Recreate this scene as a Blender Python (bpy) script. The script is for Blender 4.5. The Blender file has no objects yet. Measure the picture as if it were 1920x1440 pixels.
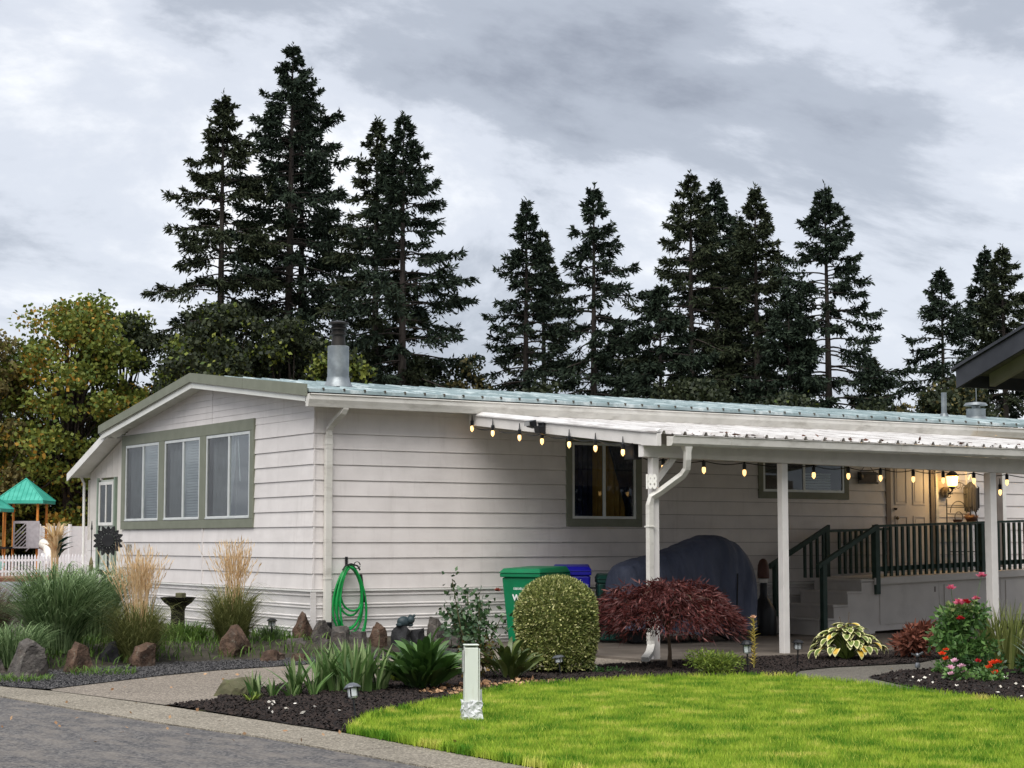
import bpy, bmesh, math, random
import numpy as np
from mathutils import Vector, Matrix
R_ = math.radians
scene = bpy.context.scene
COL = scene.collection
rng = np.random.default_rng(7)
random.seed(11)

# ------------------------------------------------------------------ camera
cam = bpy.data.cameras.new('camera'); camo = bpy.data.objects.new('camera', cam); COL.objects.link(camo)
camo.location = (-11.394, -22.989, 1.57)
camo.rotation_euler = (R_(95.0325), 0, R_(-32.71))
cam.sensor_width = 36; cam.lens = 3350/1920*36; cam.clip_end = 2000; cam.clip_start = .1
scene.camera = camo

# ------------------------------------------------------------------ sky and sun
SUN_EL, SUN_AZ = 54, 222          # azimuth measured counter-clockwise from +X
world = bpy.data.worlds.new('World'); scene.world = world; world.use_nodes = True
nt = world.node_tree; nt.nodes.clear()
def N(t, **k):
    n = nt.nodes.new(t)
    for a, b in k.items(): setattr(n, a, b)
    return n
def Lk(a, b): nt.links.new(a, b)
wout = N('ShaderNodeOutputWorld')
sky = N('ShaderNodeTexSky', sky_type='NISHITA', sun_disc=False)
sky.sun_elevation = R_(SUN_EL); sky.sun_rotation = R_(90 - SUN_AZ)
bg1 = N('ShaderNodeBackground'); bg1.inputs['Strength'].default_value = .07
Lk(sky.outputs[0], bg1.inputs[0])
tc = N('ShaderNodeTexCoord'); sep = N('ShaderNodeSeparateXYZ'); Lk(tc.outputs['Generated'], sep.inputs[0])
mx = N('ShaderNodeMath', operation='MAXIMUM'); Lk(sep.outputs[2], mx.inputs[0]); mx.inputs[1].default_value = 0
ad = N('ShaderNodeMath', operation='ADD'); Lk(mx.outputs[0], ad.inputs[0]); ad.inputs[1].default_value = .40
dx = N('ShaderNodeMath', operation='DIVIDE'); Lk(sep.outputs[0], dx.inputs[0]); Lk(ad.outputs[0], dx.inputs[1])
dy = N('ShaderNodeMath', operation='DIVIDE'); Lk(sep.outputs[1], dy.inputs[0]); Lk(ad.outputs[0], dy.inputs[1])
cmb = N('ShaderNodeCombineXYZ'); Lk(dx.outputs[0], cmb.inputs[0]); Lk(dy.outputs[0], cmb.inputs[1])
mp = N('ShaderNodeMapping'); Lk(cmb.outputs[0], mp.inputs[0])
mp.inputs['Location'].default_value = (-4.2, 3.3, .0); mp.inputs['Rotation'].default_value = (0, 0, R_(32))
mp.inputs['Scale'].default_value = (.72, 1.0, 1)
n1 = N('ShaderNodeTexNoise'); n1.inputs['Scale'].default_value = 2.3; n1.inputs['Detail'].default_value = 9
n1.inputs['Roughness'].default_value = .60; n1.inputs['Distortion'].default_value = .25
Lk(mp.outputs[0], n1.inputs['Vector'])
cr = N('ShaderNodeValToRGB'); Lk(n1.outputs[0], cr.inputs[0])
cr.color_ramp.interpolation = 'EASE'
e = cr.color_ramp.elements
e[0].position = .33; e[0].color = (.29, .315, .375, 1)
e[1].position = .68; e[1].color = (1.0, 1.01, 1.03, 1)
x = cr.color_ramp.elements.new(.46); x.color = (.45, .485, .555, 1)
x = cr.color_ramp.elements.new(.545); x.color = (.68, .715, .79, 1)
bg2 = N('ShaderNodeBackground'); bg2.inputs['Strength'].default_value = .43
Lk(cr.outputs[0], bg2.inputs[0])
mixs = N('ShaderNodeMixShader'); mixs.inputs[0].default_value = .93
Lk(bg1.outputs[0], mixs.inputs[1]); Lk(bg2.outputs[0], mixs.inputs[2]); Lk(mixs.outputs[0], wout.inputs[0])

sl = bpy.data.lights.new('sun', 'SUN'); sl.energy = 1.5; sl.angle = R_(55); sl.color = (1, .965, .91)
so = bpy.data.objects.new('sun', sl); COL.objects.link(so)
sd = Vector((math.cos(R_(SUN_EL))*math.cos(R_(SUN_AZ)), math.cos(R_(SUN_EL))*math.sin(R_(SUN_AZ)), math.sin(R_(SUN_EL))))
so.rotation_euler = sd.to_track_quat('Z', 'Y').to_euler(); so.location = (-15, -25, 30)

vs = scene.view_settings
vs.view_transform = 'Standard'; vs.look = 'None'; vs.exposure = 1.38; vs.gamma = 1; vs.use_curve_mapping = False
scene.render.engine = 'CYCLES'

# ------------------------------------------------------------------ material helpers
MATS = {}
def S(r, g, b):          # sRGB 0-255 -> linear
    f = lambda c: ((c/255+.055)/1.055)**2.4 if c > 10 else c/255/12.92
    return (f(r), f(g), f(b), 1)
def mat(name, c1, c2=None, rough=.7, scale=6., detail=5., bump=0., bscale=None, metal=0., spec=.35, stretch=(1, 1, 1),
        island=False, trans=0., lo=.35, hi=.65, third=None, coords='Object', sheen=0., emit=None, estr=0., bdist=.01):
    """Principled material: colour varies by noise (or by leaf when island=True), optional relief."""
    if name in MATS: return MATS[name]
    m = bpy.data.materials.new(name); m.use_nodes = True; MATS[name] = m
    t = m.node_tree; b = t.nodes['Principled BSDF']
    b.inputs['Roughness'].default_value = rough; b.inputs['Metallic'].default_value = metal
    b.inputs['Specular IOR Level'].default_value = spec
    c2 = c2 or c1
    ramp = t.nodes.new('ShaderNodeValToRGB')
    ramp.color_ramp.elements[0].position = lo; ramp.color_ramp.elements[0].color = c1
    ramp.color_ramp.elements[1].position = hi; ramp.color_ramp.elements[1].color = c2
    if third:
        q = ramp.color_ramp.elements.new(min(hi+.12, .99)); q.color = third
    tco = t.nodes.new('ShaderNodeTexCoord'); mpp = t.nodes.new('ShaderNodeMapping'); mpp.inputs['Scale'].default_value = stretch
    if coords == 'World':
        g = t.nodes.new('ShaderNodeNewGeometry'); t.links.new(g.outputs['Position'], mpp.inputs[0])
    else: t.links.new(tco.outputs[coords], mpp.inputs[0])
    nz = t.nodes.new('ShaderNodeTexNoise'); nz.inputs['Scale'].default_value = scale; nz.inputs['Detail'].default_value = detail
    t.links.new(mpp.outputs[0], nz.inputs['Vector'])
    if island:
        g = t.nodes.new('ShaderNodeNewGeometry'); t.links.new(g.outputs['Random Per Island'], ramp.inputs[0])
    else: t.links.new(nz.outputs[0], ramp.inputs[0])
    t.links.new(ramp.outputs[0], b.inputs['Base Color'])
    if bump:
        nb = t.nodes.new('ShaderNodeTexNoise'); nb.inputs['Scale'].default_value = bscale or scale*4; nb.inputs['Detail'].default_value = 6
        t.links.new(mpp.outputs[0], nb.inputs['Vector'])
        bp = t.nodes.new('ShaderNodeBump'); bp.inputs['Strength'].default_value = bump; bp.inputs['Distance'].default_value = bdist
        t.links.new(nb.outputs[0], bp.inputs['Height']); t.links.new(bp.outputs[0], b.inputs['Normal'])
    if trans:
        tr = t.nodes.new('ShaderNodeBsdfTranslucent'); t.links.new(ramp.outputs[0], tr.inputs[0])
        ms = t.nodes.new('ShaderNodeMixShader'); ms.inputs[0].default_value = trans
        o = t.nodes['Material Output']
        t.links.new(b.outputs[0], ms.inputs[1]); t.links.new(tr.outputs[0], ms.inputs[2]); t.links.new(ms.outputs[0], o.inputs[0])
    if emit:
        b.inputs['Emission Color'].default_value = emit; b.inputs['Emission Strength'].default_value = estr
    return m
def dirt(m, col, amount=.5, scale=3., lo=.5, hi=.75, stretch=(1, 1, 1), coords='World'):
    """Wear/stain layer with a shape of its own over the base colour."""
    t = m.node_tree; b = t.nodes['Principled BSDF']
    src = b.inputs['Base Color'].links[0].from_socket
    nz = t.nodes.new('ShaderNodeTexNoise'); nz.inputs['Scale'].default_value = scale; nz.inputs['Detail'].default_value = 8
    nz.inputs['Roughness'].default_value = .65
    mpp = t.nodes.new('ShaderNodeMapping'); mpp.inputs['Scale'].default_value = stretch
    if coords == 'World':
        g = t.nodes.new('ShaderNodeNewGeometry'); t.links.new(g.outputs['Position'], mpp.inputs[0])
    else:
        tco = t.nodes.new('ShaderNodeTexCoord'); t.links.new(tco.outputs[coords], mpp.inputs[0])
    t.links.new(mpp.outputs[0], nz.inputs['Vector'])
    r = t.nodes.new('ShaderNodeMapRange'); r.inputs[1].default_value = lo; r.inputs[2].default_value = hi; r.inputs[4].default_value = amount
    t.links.new(nz.outputs[0], r.inputs[0])
    mi = t.nodes.new('ShaderNodeMix'); mi.data_type = 'RGBA'
    t.links.new(r.outputs[0], mi.inputs[0]); t.links.new(src, mi.inputs[6]); mi.inputs[7].default_value = col
    t.links.new(mi.outputs[2], b.inputs['Base Color'])
    return m
def speckle(m, cols, scale=220., mixf=.6):
    """Aggregate: small voronoi stones in several tones."""
    t = m.node_tree; b = t.nodes['Principled BSDF']
    src = b.inputs['Base Color'].links[0].from_socket
    g = t.nodes.new('ShaderNodeNewGeometry')
    v = t.nodes.new('ShaderNodeTexVoronoi'); v.inputs['Scale'].default_value = scale
    t.links.new(g.outputs['Position'], v.inputs['Vector'])
    sp = t.nodes.new('ShaderNodeSeparateColor'); t.links.new(v.outputs['Color'], sp.inputs[0])
    r = t.nodes.new('ShaderNodeValToRGB'); r.color_ramp.interpolation = 'CONSTANT'
    n = len(cols)
    for i, c in enumerate(cols):
        if i < 2: el = r.color_ramp.elements[i]; el.position = i/n
        else: el = r.color_ramp.elements.new(i/n)
        el.color = c
    t.links.new(sp.outputs[0], r.inputs[0])
    mi = t.nodes.new('ShaderNodeMix'); mi.data_type = 'RGBA'; mi.inputs[0].default_value = mixf
    t.links.new(src, mi.inputs[6]); t.links.new(r.outputs[0], mi.inputs[7]); t.links.new(mi.outputs[2], b.inputs['Base Color'])
    bp = t.nodes.new('ShaderNodeBump'); bp.inputs['Strength'].default_value = .5; bp.inputs['Distance'].default_value = .004
    t.links.new(v.outputs['Distance'], bp.inputs['Height']); t.links.new(bp.outputs[0], b.inputs['Normal'])
    return m
def glassmat(name, tint=(.82, .86, .86, 1), rough=.02, base=.06):
    m = bpy.data.materials.new(name); m.use_nodes = True; MATS[name] = m
    t = m.node_tree; t.nodes.clear(); o = t.nodes.new('ShaderNodeOutputMaterial')
    tr = t.nodes.new('ShaderNodeBsdfTransparent'); tr.inputs[0].default_value = tint
    gl = t.nodes.new('ShaderNodeBsdfGlossy'); gl.inputs['Roughness'].default_value = rough
    lw = t.nodes.new('ShaderNodeLayerWeight'); pw = t.nodes.new('ShaderNodeMath'); pw.operation = 'POWER'; pw.inputs[1].default_value = 3.2
    lw.inputs[0].default_value = .5; t.links.new(lw.outputs['Facing'], pw.inputs[0])
    fr = t.nodes.new('ShaderNodeMath'); fr.operation = 'ADD'; fr.inputs[1].default_value = .04; t.links.new(pw.outputs[0], fr.inputs[0])
    ms = t.nodes.new('ShaderNodeMixShader'); t.links.new(fr.outputs[0], ms.inputs[0])
    t.links.new(tr.outputs[0], ms.inputs[1]); t.links.new(gl.outputs[0], ms.inputs[2]); t.links.new(ms.outputs[0], o.inputs[0])
    return m
def meshmat(name, col, opacity):
    m = bpy.data.materials.new(name); m.use_nodes = True; MATS[name] = m
    t = m.node_tree; t.nodes.clear(); o = t.nodes.new('ShaderNodeOutputMaterial')
    tr = t.nodes.new('ShaderNodeBsdfTransparent'); df = t.nodes.new('ShaderNodeBsdfDiffuse'); df.inputs[0].default_value = col
    ms = t.nodes.new('ShaderNodeMixShader'); ms.inputs[0].default_value = opacity
    t.links.new(tr.outputs[0], ms.inputs[1]); t.links.new(df.outputs[0], ms.inputs[2]); t.links.new(ms.outputs[0], o.inputs[0])
    return m

# ------------------------------------------------------------------ geometry helpers
class MB:
    def __init__(s): s.v = []; s.f = []
    def add(s, vs, fs):
        o = len(s.v); s.v += [tuple(p) for p in vs]; s.f += [tuple(i+o for i in q) for q in fs]; return s
    def box(s, x0, x1, y0, y1, z0, z1):
        return s.add([(x0,y0,z0),(x1,y0,z0),(x1,y1,z0),(x0,y1,z0),(x0,y0,z1),(x1,y0,z1),(x1,y1,z1),(x0,y1,z1)],
                     [(3,2,1,0),(4,5,6,7),(0,1,5,4),(1,2,6,5),(2,3,7,6),(3,0,4,7)])
    def hexa(s, p): # 8 points: bottom ring then top ring
        return s.add(p, [(3,2,1,0),(4,5,6,7),(0,1,5,4),(1,2,6,5),(2,3,7,6),(3,0,4,7)])
    def prism(s, poly, axis, a, b): # extrude 2D poly along axis between a and b
        def pt(q, t): return {'x': (t,q[0],q[1]), 'y': (q[0],t,q[1]), 'z': (q[0],q[1],t)}[axis]
        n = len(poly); v = [pt(q, a) for q in poly]+[pt(q, b) for q in poly]
        return s.add(v, [tuple(range(n))[::-1], tuple(range(n, 2*n))]+[(i,(i+1)%n,n+(i+1)%n,n+i) for i in range(n)])
    def tube(s, pts, r, n=8, close=False, rect=None, cap=True):
        pts = [Vector(p) for p in pts]; m = len(pts); rs = r if isinstance(r, (list, tuple)) else [r]*m
        V = []; up0 = None
        for i, p in enumerate(pts):
            d = (pts[min(i+1, m-1)]-pts[max(i-1, 0)])
            if close: d = pts[(i+1) % m]-pts[i-1]
            d.normalize()
            if up0 is None:
                up0 = Vector((0, 0, 1)) if abs(d.z) < .9 else Vector((0, 1, 0))
            sd = d.cross(up0)
            if sd.length < 1e-4: sd = d.orthogonal()
            sd.normalize(); up = sd.cross(d).normalized(); up0 = up
            if rect:
                a, b = rect
                for (q, w) in ((-a,-b),(a,-b),(a,b),(-a,b)): V.append(p+sd*q+up*w)
            else:
                for k in range(n):
                    t = 2*math.pi*k/n; V.append(p+(sd*math.cos(t)+up*math.sin(t))*rs[i])
        if rect: n = 4
        F = []
        for i in range(m if close else m-1):
            j = (i+1) % m
            for k in range(n): F.append((i*n+k, i*n+(k+1)%n, j*n+(k+1)%n, j*n+k))
        if cap and not close: F += [tuple(range(n))[::-1], tuple(range((m-1)*n, m*n))]
        return s.add(V, F)
    def lathe(s, prof, n=16, c=(0,0,0)):
        V = []; m = len(prof)
        for r, z in prof:
            for k in range(n):
                t = 2*math.pi*k/n; V.append((c[0]+r*math.cos(t), c[1]+r*math.sin(t), c[2]+z))
        F = [(i*n+k, i*n+(k+1)%n, (i+1)*n+(k+1)%n, (i+1)*n+k) for i in range(m-1) for k in range(n)]
        F += [tuple(range(n))[::-1], tuple(range((m-1)*n, m*n))]
        return s.add(V, F)
    def sph(s, c, r, n=10, m=6, sq=(1,1,1)):
        prof = []
        V = []
        for i in range(m+1):
            a = math.pi*(i/m)-math.pi/2
            rr = max(math.cos(a), .02)
            for k in range(n):
                t = 2*math.pi*k/n
                V.append((c[0]+r*sq[0]*rr*math.cos(t), c[1]+r*sq[1]*rr*math.sin(t), c[2]+r*sq[2]*math.sin(a)))
        F = [(i*n+k, i*n+(k+1)%n, (i+1)*n+(k+1)%n, (i+1)*n+k) for i in range(m) for k in range(n)]
        F += [tuple(range(n))[::-1], tuple(range(m*n, (m+1)*n))]
        return s.add(V, F)
    def build(s, name, material, parent=None, smooth=False, bevel=0., mats=None, fmat=None):
        me = bpy.data.meshes.new(name); me.from_pydata(s.v, [], s.f); me.update()
        bm = bmesh.new(); bm.from_mesh(me)
        bmesh.ops.recalc_face_normals(bm, faces=bm.faces)
        if bevel:
            bmesh.ops.remove_doubles(bm, verts=bm.verts, dist=1e-5)
            bmesh.ops.bevel(bm, geom=[e for e in bm.edges if len(e.link_faces) == 2 and e.calc_face_angle(0) > .5], offset=bevel, segments=2, affect='EDGES', profile=.5)
        bm.to_mesh(me); bm.free()
        if smooth:
            me.polygons.foreach_set('use_smooth', [True]*len(me.polygons))
            try: me.set_sharp_from_angle(angle=R_(40))
            except Exception: pass
        for mm in (mats or [material]): me.materials.append(mm)
        return link(name, me, parent)
def link(name, me, parent=None):
    o = bpy.data.objects.new(name, me); COL.objects.link(o)
    if parent is not None: o.parent = parent
    return o
def npmesh(name, V, F, material, parent=None, smooth=False, mats=None, midx=None):
    """V (n,3) array, F (m,k) array of equal-sided faces."""
    me = bpy.data.meshes.new(name); V = np.asarray(V, np.float32).reshape(-1, 3); F = np.asarray(F, np.int32)
    k = F.shape[1]; m = F.shape[0]
    me.vertices.add(len(V)); me.vertices.foreach_set('co', V.ravel())
    me.loops.add(m*k); me.loops.foreach_set('vertex_index', F.ravel())
    me.polygons.add(m); me.polygons.foreach_set('loop_start', np.arange(0, m*k, k, dtype=np.int32))
    if smooth: me.polygons.foreach_set('use_smooth', np.ones(m, bool))
    for mm in (mats or [material]): me.materials.append(mm)
    if midx is not None: me.polygons.foreach_set('material_index', np.asarray(midx, np.int32))
    me.update(calc_edges=True)
    return link(name, me, parent)
def norm(a): return a/np.maximum(np.linalg.norm(a, axis=-1, keepdims=True), 1e-9)
def leaves(P, D, L, W, fold=0.):
    """Diamond leaves: base P, direction D, length L, width W -> verts, quads."""
    n = len(P); D = norm(D); rnd = norm(rng.normal(size=(n, 3))); Sd = norm(np.cross(D, rnd)); U = np.cross(Sd, D)
    L = np.broadcast_to(np.asarray(L, float).reshape(-1, 1), (n, 1)); W = np.broadcast_to(np.asarray(W, float).reshape(-1, 1), (n, 1))
    V = np.stack([P, P+D*L*.45+Sd*W*.5+U*W*fold, P+D*L, P+D*L*.45-Sd*W*.5+U*W*fold], 1)
    F = np.arange(n*4).reshape(n, 4)
    return V.reshape(-1, 3), F
def blades(P, A, H, Rch, W, k=5, droop=1.6, power=1.0):
    """Arching grass blades: base P(n,3), azimuth A, height H, outward reach Rch, width W."""
    n = len(P); t = np.linspace(0, 1, k+1)[None, :]
    H = np.asarray(H).reshape(-1, 1); Rc = np.asarray(Rch).reshape(-1, 1); W = np.broadcast_to(np.asarray(W).reshape(-1, 1), (n, 1))
    dr = np.asarray(droop).reshape(-1, 1) if np.ndim(droop) else droop
    out = Rc*t**1.5; up = H*(t*dr-(dr-1)*t**2)*1.0
    ca = np.cos(A).reshape(-1, 1); sa = np.sin(A).reshape(-1, 1)
    C = np.stack([P[:, :1]+out*ca, P[:, 1:2]+out*sa, P[:, 2:]+up], -1)
    tw = rng.uniform(-.9, .9, (n, 1))
    w = W*np.clip(1.05-t**2.2, 0.03, 1)*.5
    sx = -np.sin(A.reshape(-1, 1)+tw)*w; sy = np.cos(A.reshape(-1, 1)+tw)*w
    Sv = np.stack([np.broadcast_to(sx, w.shape), np.broadcast_to(sy, w.shape), np.zeros_like(w)], -1)
    V = np.stack([C-Sv, C+Sv], 2).reshape(n, 2*(k+1), 3)
    b = (np.arange(n)*2*(k+1)).reshape(-1, 1, 1); i = (np.arange(k)*2).reshape(1, -1, 1)
    F = (b+i+np.array([0, 1, 3, 2]).reshape(1, 1, 4)).reshape(-1, 4)
    return V.reshape(-1, 3), F
def catV(*parts):
    V = []; F = []; o = 0
    for v, f in parts: V.append(v); F.append(f+o); o += len(v)
    return np.concatenate(V), np.concatenate(F)
def tag(o, label=None, cat=None, group=None, kind=None):
    if label: o['label'] = label
    if cat: o['category'] = cat
    if group: o['group'] = group
    if kind: o['kind'] = kind
    return o
def thing(name, label, cat, loc=(0,0,0), rz=0., group=None):
    o = bpy.data.objects.new(name, None); COL.objects.link(o); o.location = loc; o.rotation_euler = (0,0,rz); o.empty_display_size = .1
    return tag(o, label, cat, group)
def struct(o): o['kind'] = 'structure'; return o
def copy_tree(o, parent=None):
    c = o.copy(); COL.objects.link(c); c.parent = parent
    for ch in list(o.children): copy_tree(ch, c)
    return c
def sheet(name, poly, z, m, sub=None):
    me = bpy.data.meshes.new(name); bm = bmesh.new()
    f = bm.faces.new([bm.verts.new((p[0], p[1], z)) for p in poly])
    bmesh.ops.triangulate(bm, faces=bm.faces)
    if sub:
        for _ in range(sub): bmesh.ops.subdivide_edges(bm, edges=bm.edges, cuts=1, use_grid_fill=True)
    bmesh.ops.recalc_face_normals(bm, faces=bm.faces)
    for f in bm.faces:
        if f.normal.z < 0: f.normal_flip()
    bm.to_mesh(me); bm.free(); me.materials.append(m)
    return link(name, me)
def inpoly(X, Y, poly):
    c = np.zeros(X.shape, bool); n = len(poly); j = n-1
    for i in range(n):
        xi, yi = poly[i]; xj, yj = poly[j]
        c ^= ((yi > Y) != (yj > Y)) & (X < (xj-xi)*(Y-yi)/((yj-yi)+1e-12)+xi); j = i
    return c
def scatter(poly, n):
    a = np.array(poly); lo = a.min(0); hi = a.max(0); out = []
    got = 0
    while got < n:
        p = rng.uniform(lo, hi, (n*2, 2)); p = p[inpoly(p[:, 0], p[:, 1], poly)]; out.append(p); got += len(p)
    return np.concatenate(out)[:n]
def textmesh(name, body, size, ext, material, M, parent=None, bold=0.):
    cu = bpy.data.curves.new(name, 'FONT'); cu.body = body; cu.size = size; cu.extrude = ext; cu.align_x = 'CENTER'; cu.align_y = 'CENTER'; cu.offset = bold
    cu.resolution_u = 3
    t = bpy.data.objects.new(name+'_curve', cu); COL.objects.link(t)
    bpy.context.view_layer.update()
    me = bpy.data.meshes.new_from_object(t.evaluated_get(bpy.context.evaluated_depsgraph_get()))
    bpy.data.objects.remove(t); me.transform(M); me.materials.clear(); me.materials.append(material)
    me.name = name
    return link(name, me, parent)
# text facing -X (reads along -Y) / facing -Y (reads along +X)
def face_negx(p): return Matrix.Translation(p) @ Matrix(((0,0,-1,0),(-1,0,0,0),(0,1,0,0),(0,0,0,1)))
def face_negy(p): return Matrix.Translation(p) @ Matrix(((1,0,0,0),(0,0,-1,0),(0,1,0,0),(0,0,0,1)))

# ------------------------------------------------------------------ materials
M_side = mat('siding_paint', S(220,214,211), S(229,223,220), rough=.55, scale=3, bump=.12, bscale=60, stretch=(1,1,1), coords='World', bdist=.004)
dirt(M_side, S(172,164,160), .35, 1.3, .52, .8, (.5,.5,1.6)); dirt(M_side, S(158,150,142), .30, 2.2, .55, .8, (3.,3.,.35))
M_skirt = mat('skirting_metal', S(210,206,203), S(222,218,216), rough=.4, scale=2, coords='World'); dirt(M_skirt, S(140,132,122), .5, 2.2, .5, .8, (.4,.4,2))
M_trimw = mat('white_trim_paint', S(222,220,214), S(232,230,226), rough=.5, scale=4, coords='World'); dirt(M_trimw, S(150,146,136), .4, 3.5, .55, .8)
M_olive = mat('olive_trim_paint', S(118,121,106), S(126,129,114), rough=.6, scale=5, bump=.08, bscale=50)
M_alu = mat('aluminium_frame', S(198,202,200), S(212,214,212), rough=.35, scale=8, metal=.15)
M_gut = mat('gutter_paint', S(205,202,194), S(218,215,208), rough=.45, scale=3, coords='World'); dirt(M_gut, S(120,112,98), .55, 2.6, .5, .78, (1,1,3))
M_roof = mat('weathered_blue_metal_roof', S(132,150,152), S(170,184,186), rough=.5, scale=2.2, detail=8, coords='World', stretch=(1,.5,1)); dirt(M_roof, S(225,232,232), .8, 3.1, .5, .66, (1.2,.5,1)); dirt(M_roof, S(86,96,98), .5, 5, .58, .75)
M_cproof = mat('white_pan_roof', S(206,203,200), S(226,224,222), rough=.4, scale=2, coords='World'); dirt(M_cproof, S(112,100,92), .75, 3.5, .5, .68, (2.5,.35,1)); dirt(M_cproof, S(120,70,55), .6, 1.1, .62, .75, (1,1.2,1))
M_soff = mat('soffit_metal', S(216,216,208), S(226,226,220), rough=.4, scale=3)
M_dark = mat('black_iron', S(22,22,24), S(34,34,36), rough=.5, scale=8)
M_blk = mat('black_plastic', S(18,19,22), S(28,29,32), rough=.4, scale=8)
M_green_wood = mat('dark_green_rail_paint', S(38,58,50), S(50,72,62), rough=.5, scale=7, bump=.1, bscale=60)
M_deckw = mat('deck_panel_paint', S(196,190,184), S(206,200,194), rough=.6, scale=3, coords='World', bump=.05, bscale=40); dirt(M_deckw, S(140,132,124), .4, 2, .55, .8)
M_glass = glassmat('window_glass')
M_screen = meshmat('insect_screen', (.13,.13,.135,1), .22)
M_curt = mat('sheer_curtain', S(196,194,196), S(220,218,220), rough=.9, scale=9, trans=.15)
M_navy = mat('navy_curtain', S(20,26,58), S(30,38,76), rough=.9, scale=9)
M_ochre = mat('amber_glow_drape', S(176,132,66), S(190,146,80), rough=.9, scale=7)  # ochre colour stands in for the amber light inside the room
M_room = mat('room_wall', S(90,86,82), rough=.9)
M_blind = mat('blind_slat', S(214,216,214), S(224,226,224), rough=.6)
M_conc = mat('driveway_aggregate', S(118,109,99), S(140,130,118), rough=.85, scale=1.1, detail=8, coords='World'); dirt(M_conc, S(96,90,82), .5, 1.6, .5, .8); speckle(M_conc, [S(92,84,76), S(146,136,122), S(120,111,100), S(176,166,152), S(70,64,58)], 70, .6)
M_gstrip = mat('kerb_aggregate', S(126,119,106), S(148,140,126), rough=.85, scale=1.2, detail=8, coords='World'); dirt(M_gstrip, S(112,106,94), .4, 2, .5, .8); speckle(M_gstrip, [S(104,97,86), S(150,142,128), S(126,119,106), S(178,170,154), S(80,74,66)], 70, .55)
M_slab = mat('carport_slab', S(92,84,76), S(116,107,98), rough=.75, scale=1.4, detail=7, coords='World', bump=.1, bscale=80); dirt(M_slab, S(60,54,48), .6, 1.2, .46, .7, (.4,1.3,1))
M_path = mat('garden_path_aggregate', S(88,85,78), S(106,102,94), rough=.85, scale=1.4, detail=8, coords='World'); dirt(M_path, S(76,80,64), .4, 2.2, .5, .8); speckle(M_path, [S(66,63,58), S(112,107,98), S(90,85,79), S(132,126,116)], 80, .55)
M_asph = mat('worn_asphalt', S(72,71,73), S(90,88,88), rough=.85, scale=1.0, detail=9, coords='World'); speckle(M_asph, [S(48,48,50), S(104,100,98), S(76,74,75), S(136,132,126)], 48, .5); dirt(M_asph, S(126,119,111), .6, 2.6, .45, .62, (1.8,.7,1))
M_asph2 = mat('far_asphalt', S(120,122,126), S(136,138,140), rough=.85, scale=.8, coords='World')
M_mulch = mat('bark_mulch', S(28,24,22), S(44,37,34), rough=.95, scale=26, detail=8, coords='World', bump=1., bscale=60, bdist=.03)
M_chip = mat('bark_chip', S(24,20,19), S(56,46,42), rough=.95, island=True, lo=0, hi=1)
M_grav = mat('dark_gravel_bed', S(48,48,50), S(68,67,68), rough=.95, scale=22, detail=8, coords='World', bump=1., bscale=70, bdist=.02)
M_gchip = mat('gravel_stone', S(40,41,44), S(94,92,92), rough=.9, island=True, lo=0, hi=1)
M_soil = mat('meadow_ground', S(70,76,48), S(92,92,62), rough=.95, scale=.6, detail=8, coords='World', bump=.4, bscale=20)
M_bed = mat('planting_bed_soil', S(50,46,40), S(74,70,58), rough=.95, scale=6, detail=8, coords='World', bump=.8, bscale=40, bdist=.03)
M_lawn = mat('lawn_turf', S(88,116,34), S(132,150,52), rough=.9, scale=1.6, detail=6, coords='World')

def per_object_tone(m, amt):
    t = m.node_tree; b = t.nodes['Principled BSDF']; src = b.inputs['Base Color'].links[0].from_socket
    oi = t.nodes.new('ShaderNodeObjectInfo'); mr = t.nodes.new('ShaderNodeMapRange'); mr.inputs[3].default_value = 1-amt; mr.inputs[4].default_value = 1.
    t.links.new(oi.outputs['Random'], mr.inputs[0]); hs = t.nodes.new('ShaderNodeHueSaturation'); t.links.new(mr.outputs[0], hs.inputs['Value']); t.links.new(src, hs.inputs['Color']); t.links.new(hs.outputs[0], b.inputs['Base Color'])
per_object_tone(M_side, .07); per_object_tone(M_cproof, .10); per_object_tone(M_gstrip, .10); per_object_tone(M_deckw, .05)

# ================================================================== GROUND
struct(sheet('ground', [(-350,-120),(420,-120),(420,520),(-350,520)], -.06, M_soil))
road_edge = [(-7.9,14),(-6.55,3),(-6.1,-2.5),(-5.87,-4.8),(-5.78,-5.78),(-5.48,-8.37),(-5.23,-9.76),(-5.08,-12.06),(-4.9,-16),(-4.6,-40)]
kerb_edge = [(-7.5,14),(-6.15,3),(-5.75,-2.5),(-5.57,-3.82),(-5.29,-4.64),(-4.95,-6.78),(-4.62,-9.97),(-4.58,-12.25),(-4.42,-16),(-4.15,-40)]
struct(sheet('road', [(-60,60),(-12,60),(-9.5,24)]+[(x+.25,y) for x,y in road_edge]+[(-60,-60)], 0., M_asph))
struct(sheet('cross_street', [(-9,23.5),(60,23.5),(60,46.5),(-9,46.5)], .004, M_asph2))
M_joint = mat('joint_dirt', S(52,48,42), rough=.95)
kerb = struct(sheet('kerb_strip', road_edge[1:]+kerb_edge[1:][::-1], .006, M_joint))
def polyline_at(pl, y):
    for (x0,y0),(x1,y1) in zip(pl, pl[1:]):
        if y0 >= y >= y1: return x0+(x1-x0)*(y0-y)/(y0-y1)
    return pl[-1][0]
yk = 2.6
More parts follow.
